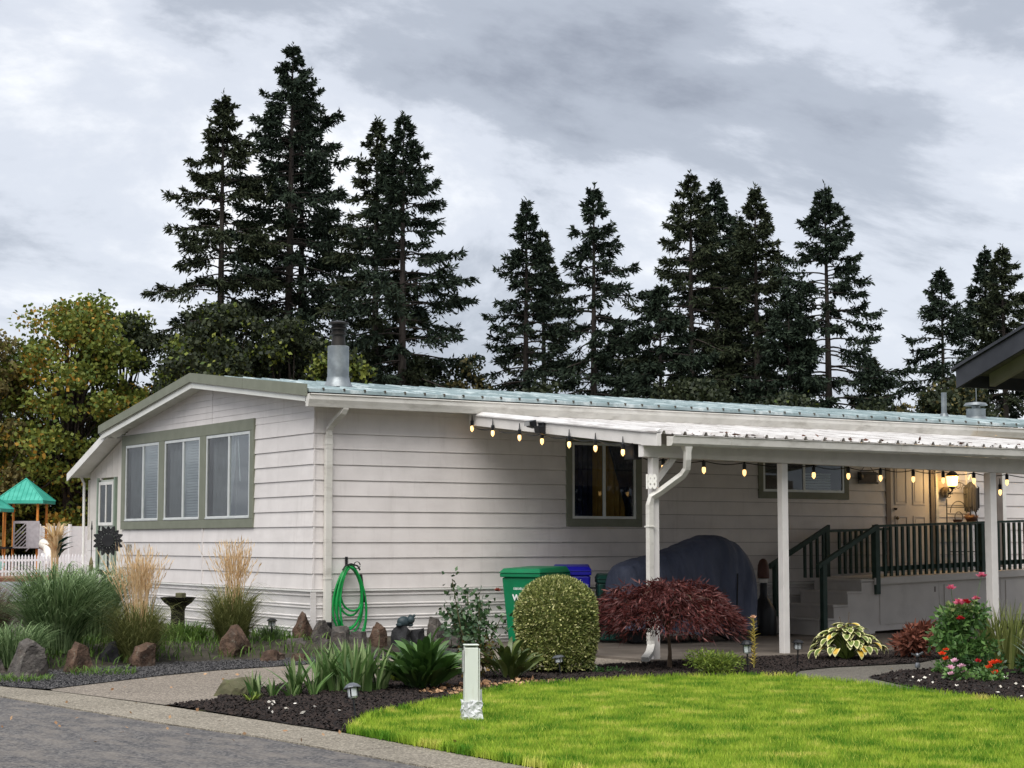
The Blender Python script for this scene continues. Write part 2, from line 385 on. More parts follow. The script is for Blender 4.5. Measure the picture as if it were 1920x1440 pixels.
while yk > -22:
    y2 = yk-1.5; b = MB(); g = .008
    ys = np.linspace(yk-g, y2+g, 5)
    top = [(polyline_at(road_edge, y), y) for y in ys]; bot = [(polyline_at(kerb_edge, y-.18)-.01, y-.18) for y in ys]
    for (a, c, d, e_) in zip(top, top[1:], bot[1:], bot):
        b.hexa([(a[0],a[1],-.03),(c[0],c[1],-.03),(d[0],d[1],-.03),(e_[0],e_[1],-.03),(a[0],a[1],.012),(c[0],c[1],.012),(d[0],d[1],.028),(e_[0],e_[1],.028)])
    b.build('kerb_slab', M_gstrip, kerb); yk = y2
drive = [(-5.27,-4.62),(-5.23,-4.45),(-3.58,-3.33),(-2.73,-2.89),(-1.65,-2.62),(-.12,-2.1),(2.56,-1.0),(2.56,-4.6),(.69,-4.66),(.28,-4.82),(-3.03,-5.29),(-4.01,-6.07),(-4.32,-6.58),(-4.90,-6.78)]
struct(sheet('driveway', drive, .026, M_conc))
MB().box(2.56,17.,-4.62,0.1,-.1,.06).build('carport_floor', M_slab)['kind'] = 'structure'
gravel = [(-5.75,-2.9),(-5.57,-3.82),(-5.27,-4.45),(-5.2,-4.42),(-3.58,-3.32),(-2.73,-2.88),(-1.65,-2.61),(-.12,-2.09),(2.55,-1.0),(2.55,-.2),(-.5,-.6),(-1.2,-.6),(-2.6,-.8),(-4.0,-1.2),(-5.6,-2.2)]
struct(sheet('gravel_strip', gravel, .032, M_grav))
lawn = [(-4.60,-10.0),(-3.84,-8.98),(-2.46,-8.04),(-1.13,-7.05),(-.33,-6.98),(.69,-6.85),(1.89,-7.22),(2.19,-7.6),(2.18,-8.64),(1.94,-10.04),(1.82,-11.31),(1.9,-13.5),(.5,-16),(-4.40,-16),(-4.56,-12.25)]
struct(sheet('lawn', lawn, .03, M_lawn))
path = [(2.0,-7.5),(3.18,-6.6),(3.87,-6.4),(5.3,-6.42),(6.13,-6.0),(9.3,-5.5),(9.3,-7.0),(7,-7.05),(4.83,-7.4),(4.2,-7.42),(3.2,-7.95),(2.66,-9.05),(2.36,-10.09),(2.13,-11.12),(2.1,-14),(1.6,-14),(1.82,-11.31),(1.94,-10.04),(2.16,-8.64)]
struct(sheet('garden_path', path, .024, M_path))
mulch = [(-4.90,-6.86),(-4.32,-6.62),(-4.01,-6.11),(-3.03,-5.33),(.28,-4.86),(.69,-4.7),(2.57,-4.64),(9.3,-4.64),(9.3,-5.6),(6.13,-6.05),(5.3,-6.5),(3.87,-6.48),(3.18,-6.68),(2.19,-7.58),(1.89,-7.24),(.69,-6.88),(-.33,-7.0),(-1.13,-7.07),(-2.46,-8.06),(-3.84,-9.0),(-4.60,-9.99),(-4.72,-9.2)]
mulch_r = [(3.1,-7.91),(4.2,-7.36),(4.83,-7.34),(7,-7.0),(9,-7.2),(9,-13),(2.15,-13),(2.05,-11.12),(2.28,-10.09),(2.58,-9.05)]
struct(sheet('mulch_bed', mulch, .036, M_mulch)); struct(sheet('flower_bed', mulch_r, .036, M_mulch))
def chips(name, poly, n, smin, smax, z, m, label, cat, flat=.5):
    p = scatter(poly, n); P = np.c_[p, np.full(n, z)]
    D = np.c_[rng.normal(size=(n, 2)), rng.normal(size=n)*flat]
    s = rng.uniform(smin, smax, n)
    # little tetra chips
    D = norm(D); Sd = norm(np.cross(D, norm(rng.normal(size=(n,3))))); U = np.cross(Sd, D)
    s = s[:, None]; zz = np.zeros((n,1))
    V = np.stack([P-D*s*.5, P+Sd*s*.28, P+D*s*.5, P-Sd*s*.28, P+np.array([[0,0,1.]])*s*.32], 1)
    V[:, :, 2] = np.maximum(V[:, :, 2], z-.006)
    b = np.arange(n)[:, None, None]*5
    F = (b+np.array([[0,1,4],[1,2,4],[2,3,4],[3,0,4]])[None]).reshape(-1, 3)
    o = npmesh(name, V.reshape(-1,3), F, m); return tag(o, label, cat, kind='stuff')
chips('bark_chips', mulch, 26000, .02, .06, .042, M_chip, 'dark bark chips covering the planting bed before the carport', 'mulch')
chips('bark_chips', mulch_r, 14000, .02, .06, .042, M_chip, 'dark bark chips covering the flower bed beside the path', 'mulch')
chips('gravel_stones', gravel, 22000, .015, .04, .036, M_gchip, 'loose grey gravel between driveway and house', 'gravel')
# raised bed round the house corner
def yb(X):
    return np.interp(X, [-9,-5.6,-4.06,-2.67,-1.2,0,1.2,2.6,2.7], [-2.7,-2.5,-1.95,-1.5,-1.55,-1.75,-1.35,-.75,-.75])
def gz(X, Y): # height of the bed surface
    t = np.clip((np.asarray(Y)-yb(X))/1.3, 0, 1); t = t*t*(3-2*t)
    return .03+.17*t
gx = np.arange(-6.1, 2.56, .12); gy = np.arange(-2.9, 13., .12)
GX, GY = np.meshgrid(gx, gy, indexing='ij')
road_x = np.interp(GY, [-5,-2.5,3,14], [-5.4,-5.72,-6.1,-7.4])
GZ = gz(GX, GY)+rng.normal(0, .008, GX.shape); GZ = np.where(GY < yb(GX), -.05, GZ); GZ = np.where(GX < road_x+.12, -.05, GZ)
idx = np.arange(GX.size).reshape(GX.shape)
FF = np.stack([idx[:-1,:-1], idx[1:,:-1], idx[1:,1:], idx[:-1,1:]], -1).reshape(-1, 4)
struct(npmesh('raised_bed', np.stack([GX, GY, GZ], -1).reshape(-1, 3), FF, M_bed, smooth=True))

# grass blades of the lawn
M_blade = mat('grass_blade', S(84,134,32), S(170,194,66), rough=.7, scale=1.9, detail=8, coords='World', lo=.38, hi=.57, trans=.35, spec=.2, third=S(214,208,112), stretch=(1.3,1.3,1))
def lawn_blades(name, poly, n, hmin, hmax, label):
    p = scatter(poly, n); P = np.c_[p, np.full(n, .03)]
    A = rng.uniform(0, 2*np.pi, n); h = rng.uniform(hmin, hmax, n); le = rng.uniform(.0, .9, n)*h
    W = rng.uniform(.003, .006, n)
    tip = P+np.c_[np.cos(A)*le, np.sin(A)*le, h]
    B = rng.uniform(0, 2*np.pi, n); sd = np.c_[np.cos(B)*W, np.sin(B)*W, np.zeros(n)]
    V = np.stack([P-sd, P+sd, tip], 1).reshape(-1, 3)
    tag(npmesh(name, V, np.arange(n*3).reshape(n, 3), M_blade), label, 'grass', kind='stuff')
lawn_blades('lawn_grass', lawn, 300000, .02, .055, 'bright yellow-green mown lawn grass')
M_patch = M_blade; M_blade = mat('grass_blade_mixed', S(92,140,30), S(196,206,86), rough=.7, island=True, lo=0, hi=1, trans=.35, spec=.2)
lawn_blades('lawn_grass', lawn, 90000, .02, .065, 'single paler and darker blades mixed through the lawn')
M_blade = M_patch
edge = []
for (x0,y0),(x1,y1) in zip(lawn, lawn[1:]+lawn[:1]):
    n = int(450*math.hypot(x1-x0, y1-y0)); t = rng.uniform(0,1,n); q = rng.normal(0,.025,(n,2)); edge.append(np.c_[x0+(x1-x0)*t+q[:,0], y0+(y1-y0)*t+q[:,1]])
p = np.concatenate(edge); n = len(p); P = np.c_[p, np.full(n,.03)]; A = rng.uniform(0,2*np.pi,n)
V, F = blades(P, A, rng.uniform(.04,.09,n), rng.uniform(.01,.06,n), .006, k=2)
tag(npmesh('lawn_edge_grass', V, F, M_blade), 'longer grass fringe along the lawn edge', 'grass', kind='stuff')
# fallen petals and dry leaves
M_petal = mat('pale_petal', S(226,220,206), S(240,236,226), rough=.8, island=True, lo=0, hi=1)
p = scatter([(3.0,-8.3),(4.5,-8.0),(5.5,-9.5),(5,-11.3),(2.3,-11)], 120); P = np.c_[p, np.full(120,.058)]
V, F = leaves(P, np.c_[rng.normal(size=(120,2)), rng.normal(size=120)*.1], rng.uniform(.02,.05,120), rng.uniform(.015,.035,120))
tag(npmesh('fallen_petals', V, F, M_petal), 'pale petals fallen on the flower bed', 'petals', kind='stuff')
p = scatter([(-4.6,-9.4),(-3.9,-8.8),(-2.6,-7.6),(-3.2,-7.0),(-4.6,-7.5)], 12); P = np.c_[p, np.full(12,.06)]
V, F = leaves(P, np.c_[rng.normal(size=(12,2)), rng.normal(size=12)*.1], rng.uniform(.03,.06,12), rng.uniform(.015,.03,12))
tag(npmesh('fallen_petals', V, F, M_petal), 'few white petals on the bark by the kerb', 'petals', kind='stuff')
M_dry = mat('dry_leaf', S(120,84,56), S(196,160,124), rough=.8, island=True, lo=0, hi=1)
p = scatter([(-2.1,-7.5),(-1.2,-6.9),(-.2,-6.75),(-.4,-6.2),(-1.6,-6.5),(-2.4,-7.1)], 260); P = np.c_[p, np.full(260,.055)]
V, F = leaves(P, np.c_[rng.normal(size=(260,2)), rng.normal(size=260)*.3], rng.uniform(.04,.08,260), rng.uniform(.03,.05,260))
tag(npmesh('dry_leaves', V, F, M_dry), 'brown dry leaves scattered under the rose bush', 'leaves', kind='stuff')

p = np.concatenate([scatter([(-5.2,-4.6),(-3.5,-3.5),(-.2,-2.6),(.2,-4.6),(-3.2,-5.2),(-4.8,-6.6)], 26), scatter([(-5.7,-5.5),(-5.0,-7),(-4.7,-10),(-5.2,-11),(-7.5,-9)], 34), scatter(lawn, 24)]); n = len(p); P = np.c_[p, np.full(n,.05)]
V, F = leaves(P, np.c_[rng.normal(size=(n,2)), rng.normal(size=n)*.2], rng.uniform(.025,.06,n), rng.uniform(.02,.04,n))
tag(npmesh('fallen_leaves', V, F, M_dry), 'few brown leaves blown over driveway, kerb and lawn', 'leaves', kind='stuff')

# ================================================================== THE MOBILE HOME
home = thing('mobile_home', 'long cream mobile home with lap siding and pale blue metal roof', 'house')
def endp(u, w, z): return (-w, u, z)     # end wall faces -X, u runs along +Y
def longp(u, w, z): return (u, -w, z)    # long wall faces -Y, u runs along +X
def board(fn, u0, u1, z0, z1, lip=.019, top=.003, uu0=None, uu1=None):
    """One lap board: proud at its lower edge, tucked at its upper edge."""
    a0, a1 = (u0, u1) if uu0 is None else (uu0, uu1)
    pts = [fn(u0,-.02,z0), fn(u1,-.02,z0), fn(u1,lip,z0), fn(u0,lip,z0), fn(a0,-.02,z1), fn(a1,-.02,z1), fn(a1,top,z1), fn(a0,top,z1)]
    MB().hexa(pts).build('siding_board', M_side, home)
def course(fn, u0, u1, z0, z1, holes, lip=.019, top=.003):
    """Boards of one course, cut round the window and door openings."""
    hs = sorted(h for h in holes if h[1] > u0 and h[0] < u1 and z1 > h[2] and z0 < h[3]); a = u0
    w = lambda z: lip+(top-lip)*(z-z0)/(z1-z0)
    for h in hs:
        if h[0] > a: board(fn, a, h[0], z0, z1, lip, top)
        if h[2] > z0+.004: board(fn, max(a, h[0])+.001, min(h[1], u1)-.001, z0, h[2], lip, w(h[2]))
        if h[3] < z1-.004: board(fn, max(a, h[0])+.001, min(h[1], u1)-.001, h[3], z1, w(h[3]), top)
        a = h[1]
    if a < u1-.005: board(fn, a, u1, z0, z1, lip, top)
CZ = .2225; Z0 = .885
holesE = [(2.08,7.40,1.88,3.30)]
holesL = [(4.46,5.72,1.92,3.12),(8.36,10.2,2.4,3.06),(11.3,12.29,.95,3.02)]
k = 0
z = Z0
while z < 3.3:
    z1 = z+CZ
    for a, b in ((-.027, 3.91), (3.94, 7.58)): course(endp, a, b, z+.005, z1, holesE)
    course(longp, 0.0, 18., z+.005, z1, holesL)
    z = z1
LAPTOP = z
# narrow boards under the eaves
for j in range(3):
    za = LAPTOP+j*.085; MB().hexa([longp(0,-.02,za),longp(18,-.02,za),longp(18,.009,za),longp(0,.009,za),longp(0,-.02,za+.084),longp(18,-.02,za+.084),longp(18,.003,za+.084),longp(0,.003,za+.084)]).build('siding_board', M_side, home)
def rake_z(Y): # underside of the gable roof
    return np.interp(Y, [-.4, 3.82, 8.0], [3.58, 4.08, 3.42])
zz = LAPTOP
while zz < 4.06:
    zt = min(zz+.1, 4.07)
    def span(zv):
        lo = np.interp(zv, [3.58,4.08], [-.4,3.82]); hi = np.interp(zv, [3.42,4.08], [8.0,3.82])
        return max(lo, -.027), min(hi, 7.58)
    a0, a1 = span(zz); b0, b1 = span(zt)
    if a1-a0 > .1:
        mid = 3.62
        if a0 < mid < a1:
            board(endp, a0, mid-.006, zz, zt-.001, .010, .003, b0, max(b0, mid-.006)); board(endp, mid+.006, a1, zz, zt-.001, .010, .003, min(b1, mid+.006), b1)
        else: board(endp, a0, a1, zz, zt-.001, .010, .003, b0, b1)
    zz = zt
MB().box(.012,.0195,.02,1.95,.9,3.5).build('wall_backing', M_side, home); MB().box(.0,4.3,.012,.0195,.9,3.5).build('wall_backing', M_side, home)
# seam batten, wall ends and hidden rear walls
MB().box(-.024,.0,3.905,3.945,.90,1.79).build('seam_batten', M_side, home)
MB().box(.03,18.,7.5,7.58,0,3.5).build('rear_wall', M_side, home)
MB().box(17.9,18.02,.0,7.49,0,3.6).build('far_end_wall', M_side, home)
MB().box(.02,17.9,.03,7.5,.86,.90).build('floor', M_room, home)
MB().box(.02,17.9,.03,7.5,3.50,3.53).build('ceiling', M_room, home)
MB().box(.03,17.8,2.7,2.76,.91,3.49).build('room_partition', M_room, home)
# ribbed metal skirting
def skirt(fn, u0, u1, name='skirting_panel'):
    prof = [(-.02, 0)]
    z = 0.02
    pr = [(.0, .0)]
    zs = 0.0
    while zs < .86:
        pr += [(.002, zs+.10), (.016, zs+.108), (.016, zs+.122), (.004, zs+.130), (.004, zs+.142), (.016, zs+.150), (.016, zs+.163), (.002, zs+.172)]
        zs += .172
    pr = [q for q in pr if q[1] <= .862]+[(.002, .862)]
    n = len(pr); V = [fn(u0, w, z) for w, z in pr]+[fn(u1, w, z) for w, z in pr]
    MB().add(V, [(i, i+1, n+i+1, n+i) for i in range(n-1)]).build(name, M_skirt, home)
u = -.01
for a, b in ((-.01,1.9),(1.905,3.8),(3.805,5.7),(5.705,7.58)): skirt(endp, a, b)
for a, b in ((0,2.4),(2.405,4.8),(4.805,7.2),(7.205,9.6),(9.605,12.),(12.005,18)): skirt(longp, a, b)
MB().box(-.034,-.004,-.03,7.58,.858,.884).build('skirting_trim', M_trimw, home)
MB().box(-.003,18,-.034,-.004,.858,.884).build('skirting_trim', M_trimw, home)
MB().box(-.03,.05,-.032,-.004,.0,.85).build('corner_trim', M_skirt, home)

# ---- roof
RX0, RX1 = -.3, 18.4
EV = (-.40, 3.715); RG = (3.82, 4.235); LE = (8.0, 3.60)
MBr = MB()
MBr.prism([EV, RG, LE, (LE[0], LE[1]-.05), (RG[0], RG[1]-.055), (EV[0], EV[1]-.05)], 'x', RX0+.03, RX1)
roof = MBr.build('roof', M_roof, home)
b = MB(); xs = RX0+.25
while xs < RX1:
    b.hexa([(xs-.012,EV[0]-.005,EV[1]-.004),(xs+.012,EV[0]-.005,EV[1]-.004),(xs+.012,RG[0]-.02,RG[1]-.006),(xs-.012,RG[0]-.02,RG[1]-.006),
            (xs-.012,EV[0]-.005,EV[1]+.014),(xs+.012,EV[0]-.005,EV[1]+.014),(xs+.012,RG[0]-.02,RG[1]+.012),(xs-.012,RG[0]-.02,RG[1]+.012)]); xs += .33
b.build('standing_seams', M_roof, roof)['kind'] = 'stuff'
b = MB(); xs = RX0+.25
M_rust = mat('seam_clip', S(60,58,52), S(90,84,74), rough=.8)
while xs < RX1: b.box(xs-.013, xs+.013, EV[0]-.010, EV[0]+.02, EV[1]-.02, EV[1]+.018); xs += .33
b.build('seam_clips', M_rust, roof)['kind'] = 'stuff'
# rake fascia (olive) and corrugated soffit on the gable
def rake(y0, zt0, y1, zt1, h0, h1, name='rake_fascia'):
    MB().hexa([(-.325,y0,zt0-h0),(-.302,y0,zt0-h0),(-.302,y1,zt1-h1),(-.325,y1,zt1-h1),(-.325,y0,zt0),(-.302,y0,zt0),(-.302,y1,zt1),(-.325,y1,zt1)]).build(name, M_olive, home)
rake(-.40, 3.775, 1.75, 4.02, .165, .155); rake(1.757, 4.021, 3.82, 4.262, .155, .145); rake(3.822, 4.262, 8.02, 3.635, .145, .14)
def soffit(y0, z0, y1, z1):
    b = MB(); L = math.hypot(y1-y0, z1-z0); n = int(L/.055); V = []; 
    for i in range(n+1):
        t = i/n; off = .008 if (i//2) % 2 else -.004
        y = y0+(y1-y0)*t; z = z0+(z1-z0)*t+off
        V += [(-.300, y, z-.0), (.01, y, z-.075)]
    b.add(V, [(2*i, 2*i+2, 2*i+3, 2*i+1) for i in range(n)]); b.build('soffit_panel', M_soff, home)
soffit(-.39, 3.625, 3.82, 4.125); soffit(3.82, 4.125, 8.0, 3.50)
b = MB(); b.hexa([(-.29,-.36,3.53),(-.27,-.36,3.53),(-.27,3.82,4.02),(-.29,3.82,4.02),(-.29,-.36,3.60),(-.27,-.36,3.60),(-.27,3.82,4.10),(-.29,3.82,4.10)])
b.hexa([(-.29,3.83,4.02),(-.27,3.83,4.02),(-.27,7.98,3.39),(-.29,7.98,3.39),(-.29,3.83,4.10),(-.27,3.83,4.10),(-.27,7.98,3.47),(-.29,7.98,3.47)])
b.build('soffit_return', M_soff, home)
# long eave: fascia, soffit, gutter
MB().box(-.29,18.4,-.335,-.31,3.52,3.648).build('eave_fascia', M_trimw, home)
MB().box(.0,18.3,-.31,-.004,3.565,3.58).build('eave_soffit', M_soff, home)
gp = [(y_, z_-.04) for y_, z_ in [(-.345,3.672),(-.345,3.50),(-.425,3.50),(-.44,3.545),(-.462,3.60),(-.462,3.655),(-.478,3.668),(-.475,3.682),(-.46,3.682),(-.447,3.655),(-.447,3.60),(-.425,3.545),(-.412,3.515),(-.36,3.515),(-.36,3.672)]]
MB().prism(gp, 'x', -.285, 13.05).build('gutter', M_gut, home); MB().prism(gp, 'x', 13.062, 18.3).build('gutter', M_gut, home)
MB().prism([gp[i] for i in (0,1,2,3,4,5,7)], 'x', -.30, -.286).build('gutter_end_cap', M_gut, home)
# downspout with offset elbow
ds = [(.30,-.39,3.51),(.30,-.39,3.45),(.285,-.36,3.40),(.235,-.13,3.24),(.212,-.075,3.17),(.21,-.07,3.08)]
MB().tube(ds, .04, rect=(.045,.034)).build('downspout_elbow', M_gut, home, bevel=.008)
MB().box(.155,.262,-.100,-.028,.40,3.09).build('downspout', M_gut, home, bevel=.008)
for zz in (2.95, 1.03): MB().box(.150,.267,-.106,-.026,zz,zz+.018).build('downspout_strap', M_gut, home)
MB().lathe([(.052,.16),(.055,.3),(.07,.31),(.07,.42),(.045,.43)], 12, (.208,-.07,.0)).build('drain_boot', M_blk, home, smooth=True)

# ---- windows
def frame_rect(fn, u0, u1, z0, z1, w, d0, d1, name, m, parent):
    b = MB()
    def bx(a0, a1, c0, c1): b.hexa([fn(a0,d0,c0),fn(a1,d0,c0),fn(a1,d1,c0),fn(a0,d1,c0),fn(a0,d0,c1),fn(a1,d0,c1),fn(a1,d1,c1),fn(a0,d1,c1)])
    bx(u0,u1,z0,z0+w); bx(u0,u1,z1-w,z1); bx(u0,u0+w,z0+w,z1-w); bx(u1-w,u1,z0+w,z1-w)
    return b.build(name, m, parent)
def pane(fn, u0, u1, z0, z1, d, parent, name='pane', m=None):
    return MB().hexa([fn(u0,d,z0),fn(u1,d,z0),fn(u1,d+.005,z0),fn(u0,d+.005,z0),fn(u0,d,z1),fn(u1,d,z1),fn(u1,d+.005,z1),fn(u0,d+.005,z1)]).build(name, m or M_glass, parent)
def curtain(fn, u0, u1, z0, z1, d, m, parent, amp=.02, wav=.09, pinch=0., side=0, name='curtain'):
    n = max(8, int(abs(u1-u0)/.018)); V = []; rows = 9
    for j in range(rows):
        t = j/(rows-1); zz = z1+(z0-z1)*t
        for i in range(n+1):
            s = i/n; a = u0+(u1-u0)*s
            if pinch: # drawn to one side, narrower further down
                a = (u0+(u1-u0)*s*(1-pinch*t)) if side == 0 else (u1-(u1-u0)*(1-s)*(1-pinch*t))
            V.append(fn(a, d+amp*math.sin(2*math.pi*s*abs(u1-u0)/wav+.5*t), zz))
    F = [(j*(n+1)+i, j*(n+1)+i+1, (j+1)*(n+1)+i+1, (j+1)*(n+1)+i) for j in range(rows-1) for i in range(n)]
    return MB().add(V, F).build(name, m, parent, smooth=True)
def blind(fn, u0, u1, z0, z1, d, parent):
    b = MB(); z = z0
    while z < z1:
        b.hexa([fn(u0,d,z),fn(u1,d,z),fn(u1,d+.018,z+.024),fn(u0,d+.018,z+.024),fn(u0,d,z+.003),fn(u1,d,z+.003),fn(u1,d+.018,z+.027),fn(u0,d+.018,z+.027)]); z += .045
    return b.build('blind_slats', M_blind, parent)
# front trio: olive surround boards, then three sliding windows
W3 = thing; 
wz0, wz1 = 1.93, 3.24
trims = [(1.965,7.575,1.778,1.915),(1.965,7.575,3.26,3.44),(1.965,2.10,1.9155,3.2595),(7.40,7.575,1.9155,3.2595),(3.80,4.04,1.9155,3.2595),(5.57,5.81,1.9155,3.2595)]
for i, (a, b_, c, d) in enumerate(trims):
    MB().hexa([endp(a,-.01,c),endp(b_,-.01,c),endp(b_,.04,c),endp(a,.04,c),endp(a,-.01,d),endp(b_,-.01,d),endp(b_,.04,d),endp(a,.04,d)]).build('window_surround', M_olive, home, bevel=.004)
for wi, (a, b_) in enumerate(((2.105,3.795),(4.045,5.565),(5.815,7.395))):
    w = frame_rect(endp, a, b_, 1.92, 3.255, .045, .0, .03, 'window', M_alu, home)
    mid = (a+b_)/2-.04
    MB().hexa([endp(mid-.03,.0,1.965),endp(mid+.03,.0,1.965),endp(mid+.03,.026,1.965),endp(mid-.03,.026,1.965),endp(mid-.03,.0,3.21),endp(mid+.03,.0,3.21),endp(mid+.03,.026,3.21),endp(mid-.03,.026,3.21)]).build('mullion', M_alu, w)
    MB().box(-.045,-.031,a+.01,b_-.01,1.925,1.95).build('sill_track', M_alu, w)
    pane(endp, a+.045, mid-.03, 1.965, 3.21, .008, w); pane(endp, mid+.03, b_-.045, 1.965, 3.21, .008, w)
    pane(endp, mid+.03, b_-.045, 1.965, 3.21, .017, w, 'insect_screen', M_screen)
    curtain(endp, mid-.1, b_-.02, 1.95, 3.25, -.11, M_curt, w, .045, .21, .45 if wi else .3, 1)
    if wi: blind(endp, a+.05, mid-.02, 1.97, 3.2, -.05, w)
    else:
        curtain(endp, a+.03, a+.33, 2.55, 3.25, -.07, M_curt, w, .02, .1, .8, 0)
        MB().tube([endp(a+.6,-.04,3.2), endp(a+.52,-.045,2.5)], .008, 6).build('blind_wand', M_blind, w)
# house number by the grasses
M_num = mat('number_grey', S(150,146,138), S(170,166,158), rough=.5)
num = textmesh('house_number', '188', .2, .008, M_num, face_negx((-.02,7.2,1.45)), home)
# long wall windows
def side_window(u0, u1, z0, z1, tw, tb):
    for (a, b_, c, d) in ((u0,u1,z0,z0+tb),(u0,u1,z1-tw,z1),(u0,u0+tw,z0+tb+.001,z1-tw-.001),(u1-tw,u1,z0+tb+.001,z1-tw-.001)):
        MB().hexa([longp(a,-.01,c),longp(b_,-.01,c),longp(b_,.036,c),longp(a,.036,c),longp(a,-.01,d),longp(b_,-.01,d),longp(b_,.036,d),longp(a,.036,d)]).build('window_surround', M_olive, home, bevel=.004)
    a, b_, c, d = u0+tw+.004, u1-tw-.004, z0+tb+.004, z1-tw-.004
    w = frame_rect(longp, a, b_, c, d, .04, .0, .028, 'window', M_alu, home)
    mid = (a+b_)/2
    MB().hexa([longp(mid-.025,.0,c+.04),longp(mid+.025,.0,c+.04),longp(mid+.025,.024,c+.04),longp(mid-.025,.024,c+.04),longp(mid-.025,.0,d-.04),longp(mid+.025,.0,d-.04),longp(mid+.025,.024,d-.04),longp(mid-.025,.024,d-.04)]).build('mullion', M_alu, w)
    pane(longp, a+.04, mid-.025, c+.04, d-.04, .008, w); pane(longp, mid+.025, b_-.04, c+.04, d-.04, .008, w)
    return w, a, b_, c, d, mid
w, a, b_, c, d, mid = side_window(4.36, 5.82, 1.80, 3.23, .11, .12)
curtain(longp, a, a+.42, c, d, -.05, M_navy, w, .02, .1); curtain(longp, b_-.5, b_+.02, c, d, -.05, M_navy, w, .02, .1, .75, 1)
curtain(longp, a+.42, b_-.1, c, d, -.12, M_ochre, w, .02, .11, name='drape')  # warm panel behind the glass, amber room light put into its colour
w, a, b_, c, d, mid = side_window(8.26, 10.30, 2.29, 3.16, .10, .11)
blind(longp, mid+.05, b_-.25, c+.03, c+.3, -.06, w)
MB().box(a+.05,mid-.03,.08,.11,c+.36,c+.39).build('shelf_edge', M_dark, w)

# ---- porch door with raised panels
dz0, dz1 = 1.02, 3.04
door = MB().box(11.305,12.285,.0,.04,dz0,dz1-.02).build('door', mat('door_paint', S(196,188,182), S(204,196,190), rough=.5, scale=4), home)
for (a, b_) in ((11.42,11.72),(11.86,12.16)):
    for (c, d) in ((2.22,2.94),(1.2,2.02)):
        frame_rect(longp, a, b_, c, d, .025, .001, .012, 'door_panel', MATS['door_paint'], door)
        MB().box(a+.05,b_-.05,-.007,.001,c+.05,d-.05).build('door_panel', MATS['door_paint'], door, bevel=.003)
M_brass = mat('dull_brass', S(120,108,90), rough=.3, metal=.8)
MB().sph((11.43,-.05,1.98), .032).build('door_knob', M_brass, door, smooth=True); MB().lathe([(.02,-.02),(.03,0),(.03,.02)], 10, (11.42,-.02,2.14)).build('deadbolt', M_dark, door)
M_taupe = mat('taupe_trim_paint', S(112,103,96), S(122,113,106), rough=.6)
for (a, b_, c, d) in ((11.19,11.30,1.0,3.16),(12.29,12.38,1.0,3.16),(11.301,12.289,3.045,3.16)):
    MB().box(a,b_,-.03,.02,c,d).build('door_casing', M_taupe, home)
# trim boards past the door
for (a, b_, m) in ((12.40,12.47,M_trimw),(13.20,13.33,M_trimw),(13.72,13.78,M_trimw),(13.98,14.12,M_taupe),(14.13,14.22,M_trimw)):
    MB().box(a,b_,-.045,-.0,1.0,3.3).build('trim_board', m, home)
MB().box(12.475,13.195,-.04,.0,2.98,3.06).build('trim_board', M_trimw, home)

# ---- flue, roof vents
M_galv = mat('galvanised_metal', S(122,128,132), S(152,158,160), rough=.38, metal=.55, scale=5); dirt(M_galv, S(96,96,96), .5, 4, .5, .75, coords='Object')
fl = MB().lathe([(.165,0),(.165,.60),(.15,.61)], 20, (1.0,1.2,3.92)).build('stove_flue', M_galv, home, smooth=True)
MB().lathe([(.22,-.03),(.21,.01),(.18,.06),(.171,.12)], 20, (1.0,1.2,3.93)).build('flashing', M_galv, fl, smooth=True)
MB().lathe([(.14,.595),(.11,.62),(.10,.76),(.13,.78),(.13,.80),(.105,.82),(.105,.84),(.13,.86),(.13,.88),(.105,.90),(.105,.92),(.16,.94),(.16,.965),(.05,1.0)], 18, (1.0,1.2,3.92)).build('flue_cap', mat('sooty_steel', S(34,32,30), S(52,49,46), rough=.5, metal=.4), fl, smooth=True)
v = MB().lathe([(.10,0),(.075,.1),(.055,.11),(.055,.52)], 12, (15.0,2.2,4.0)).build('vent_pipe', M_galv, home, smooth=True)
v = MB().lathe([(.27,-.02),(.2,.06),(.19,.07),(.19,.22),(.2,.23)], 16, (15.9,2.2,4.0)).build('roof_vent', M_galv, home, smooth=True)
MB().lathe([(.08,.22),(.08,.29),(.24,.30),(.2,.35),(.05,.37)], 16, (15.9,2.2,4.0)).build('vent_cap', M_galv, v, smooth=True)
MB().tube([(15.92,2.2,4.36),(15.92,2.2,4.9)], .008, 5).build('antenna_rod', M_galv, home)
MB().lathe([(.09,0),(.02,.14)], 8, (16.9,1.6,3.96)).build('pipe_boot', M_blk, home)

# ---- lean-to room on the left
M_annex = mat('panel_siding_paint', S(212,206,198), S(220,214,206), rough=.6, scale=3, coords='World'); dirt(M_annex, S(160,154,146), .3, 1.4, .5, .8, (.5,.5,2))
ax = .12
sr = lambda Y: 3.50-(Y-8.0)*.345          # top of the lean-to roof
yv = 7.60
while yv < 9.6:
    y2 = min(yv+.29, 9.70)
    zt0 = sr(yv)-.10; zt1 = sr(y2)-.10
    lo = 2.74 if 8.28 <= (yv+y2)/2 <= 9.15 else .0
    MB().hexa([(ax,yv+.006,lo),(ax+.05,yv+.006,lo),(ax+.05,y2-.006,lo),(ax,y2-.006,lo),(ax,yv+.006,zt0),(ax+.05,yv+.006,zt0),(ax+.05,y2-.006,zt1),(ax,y2-.006,zt1)]).build('annex_panel', M_annex, home)
    yv = y2
MB().box(ax+.052,ax+.06,7.6,8.26,0,3.2).build('annex_sheathing', M_annex, home); MB().box(ax+.052,ax+.06,9.16,9.70,0,2.7).build('annex_sheathing', M_annex, home)
MB().box(ax+.01,ax+6,9.70,9.76,0,2.72).build('annex_side_wall', M_annex, home)
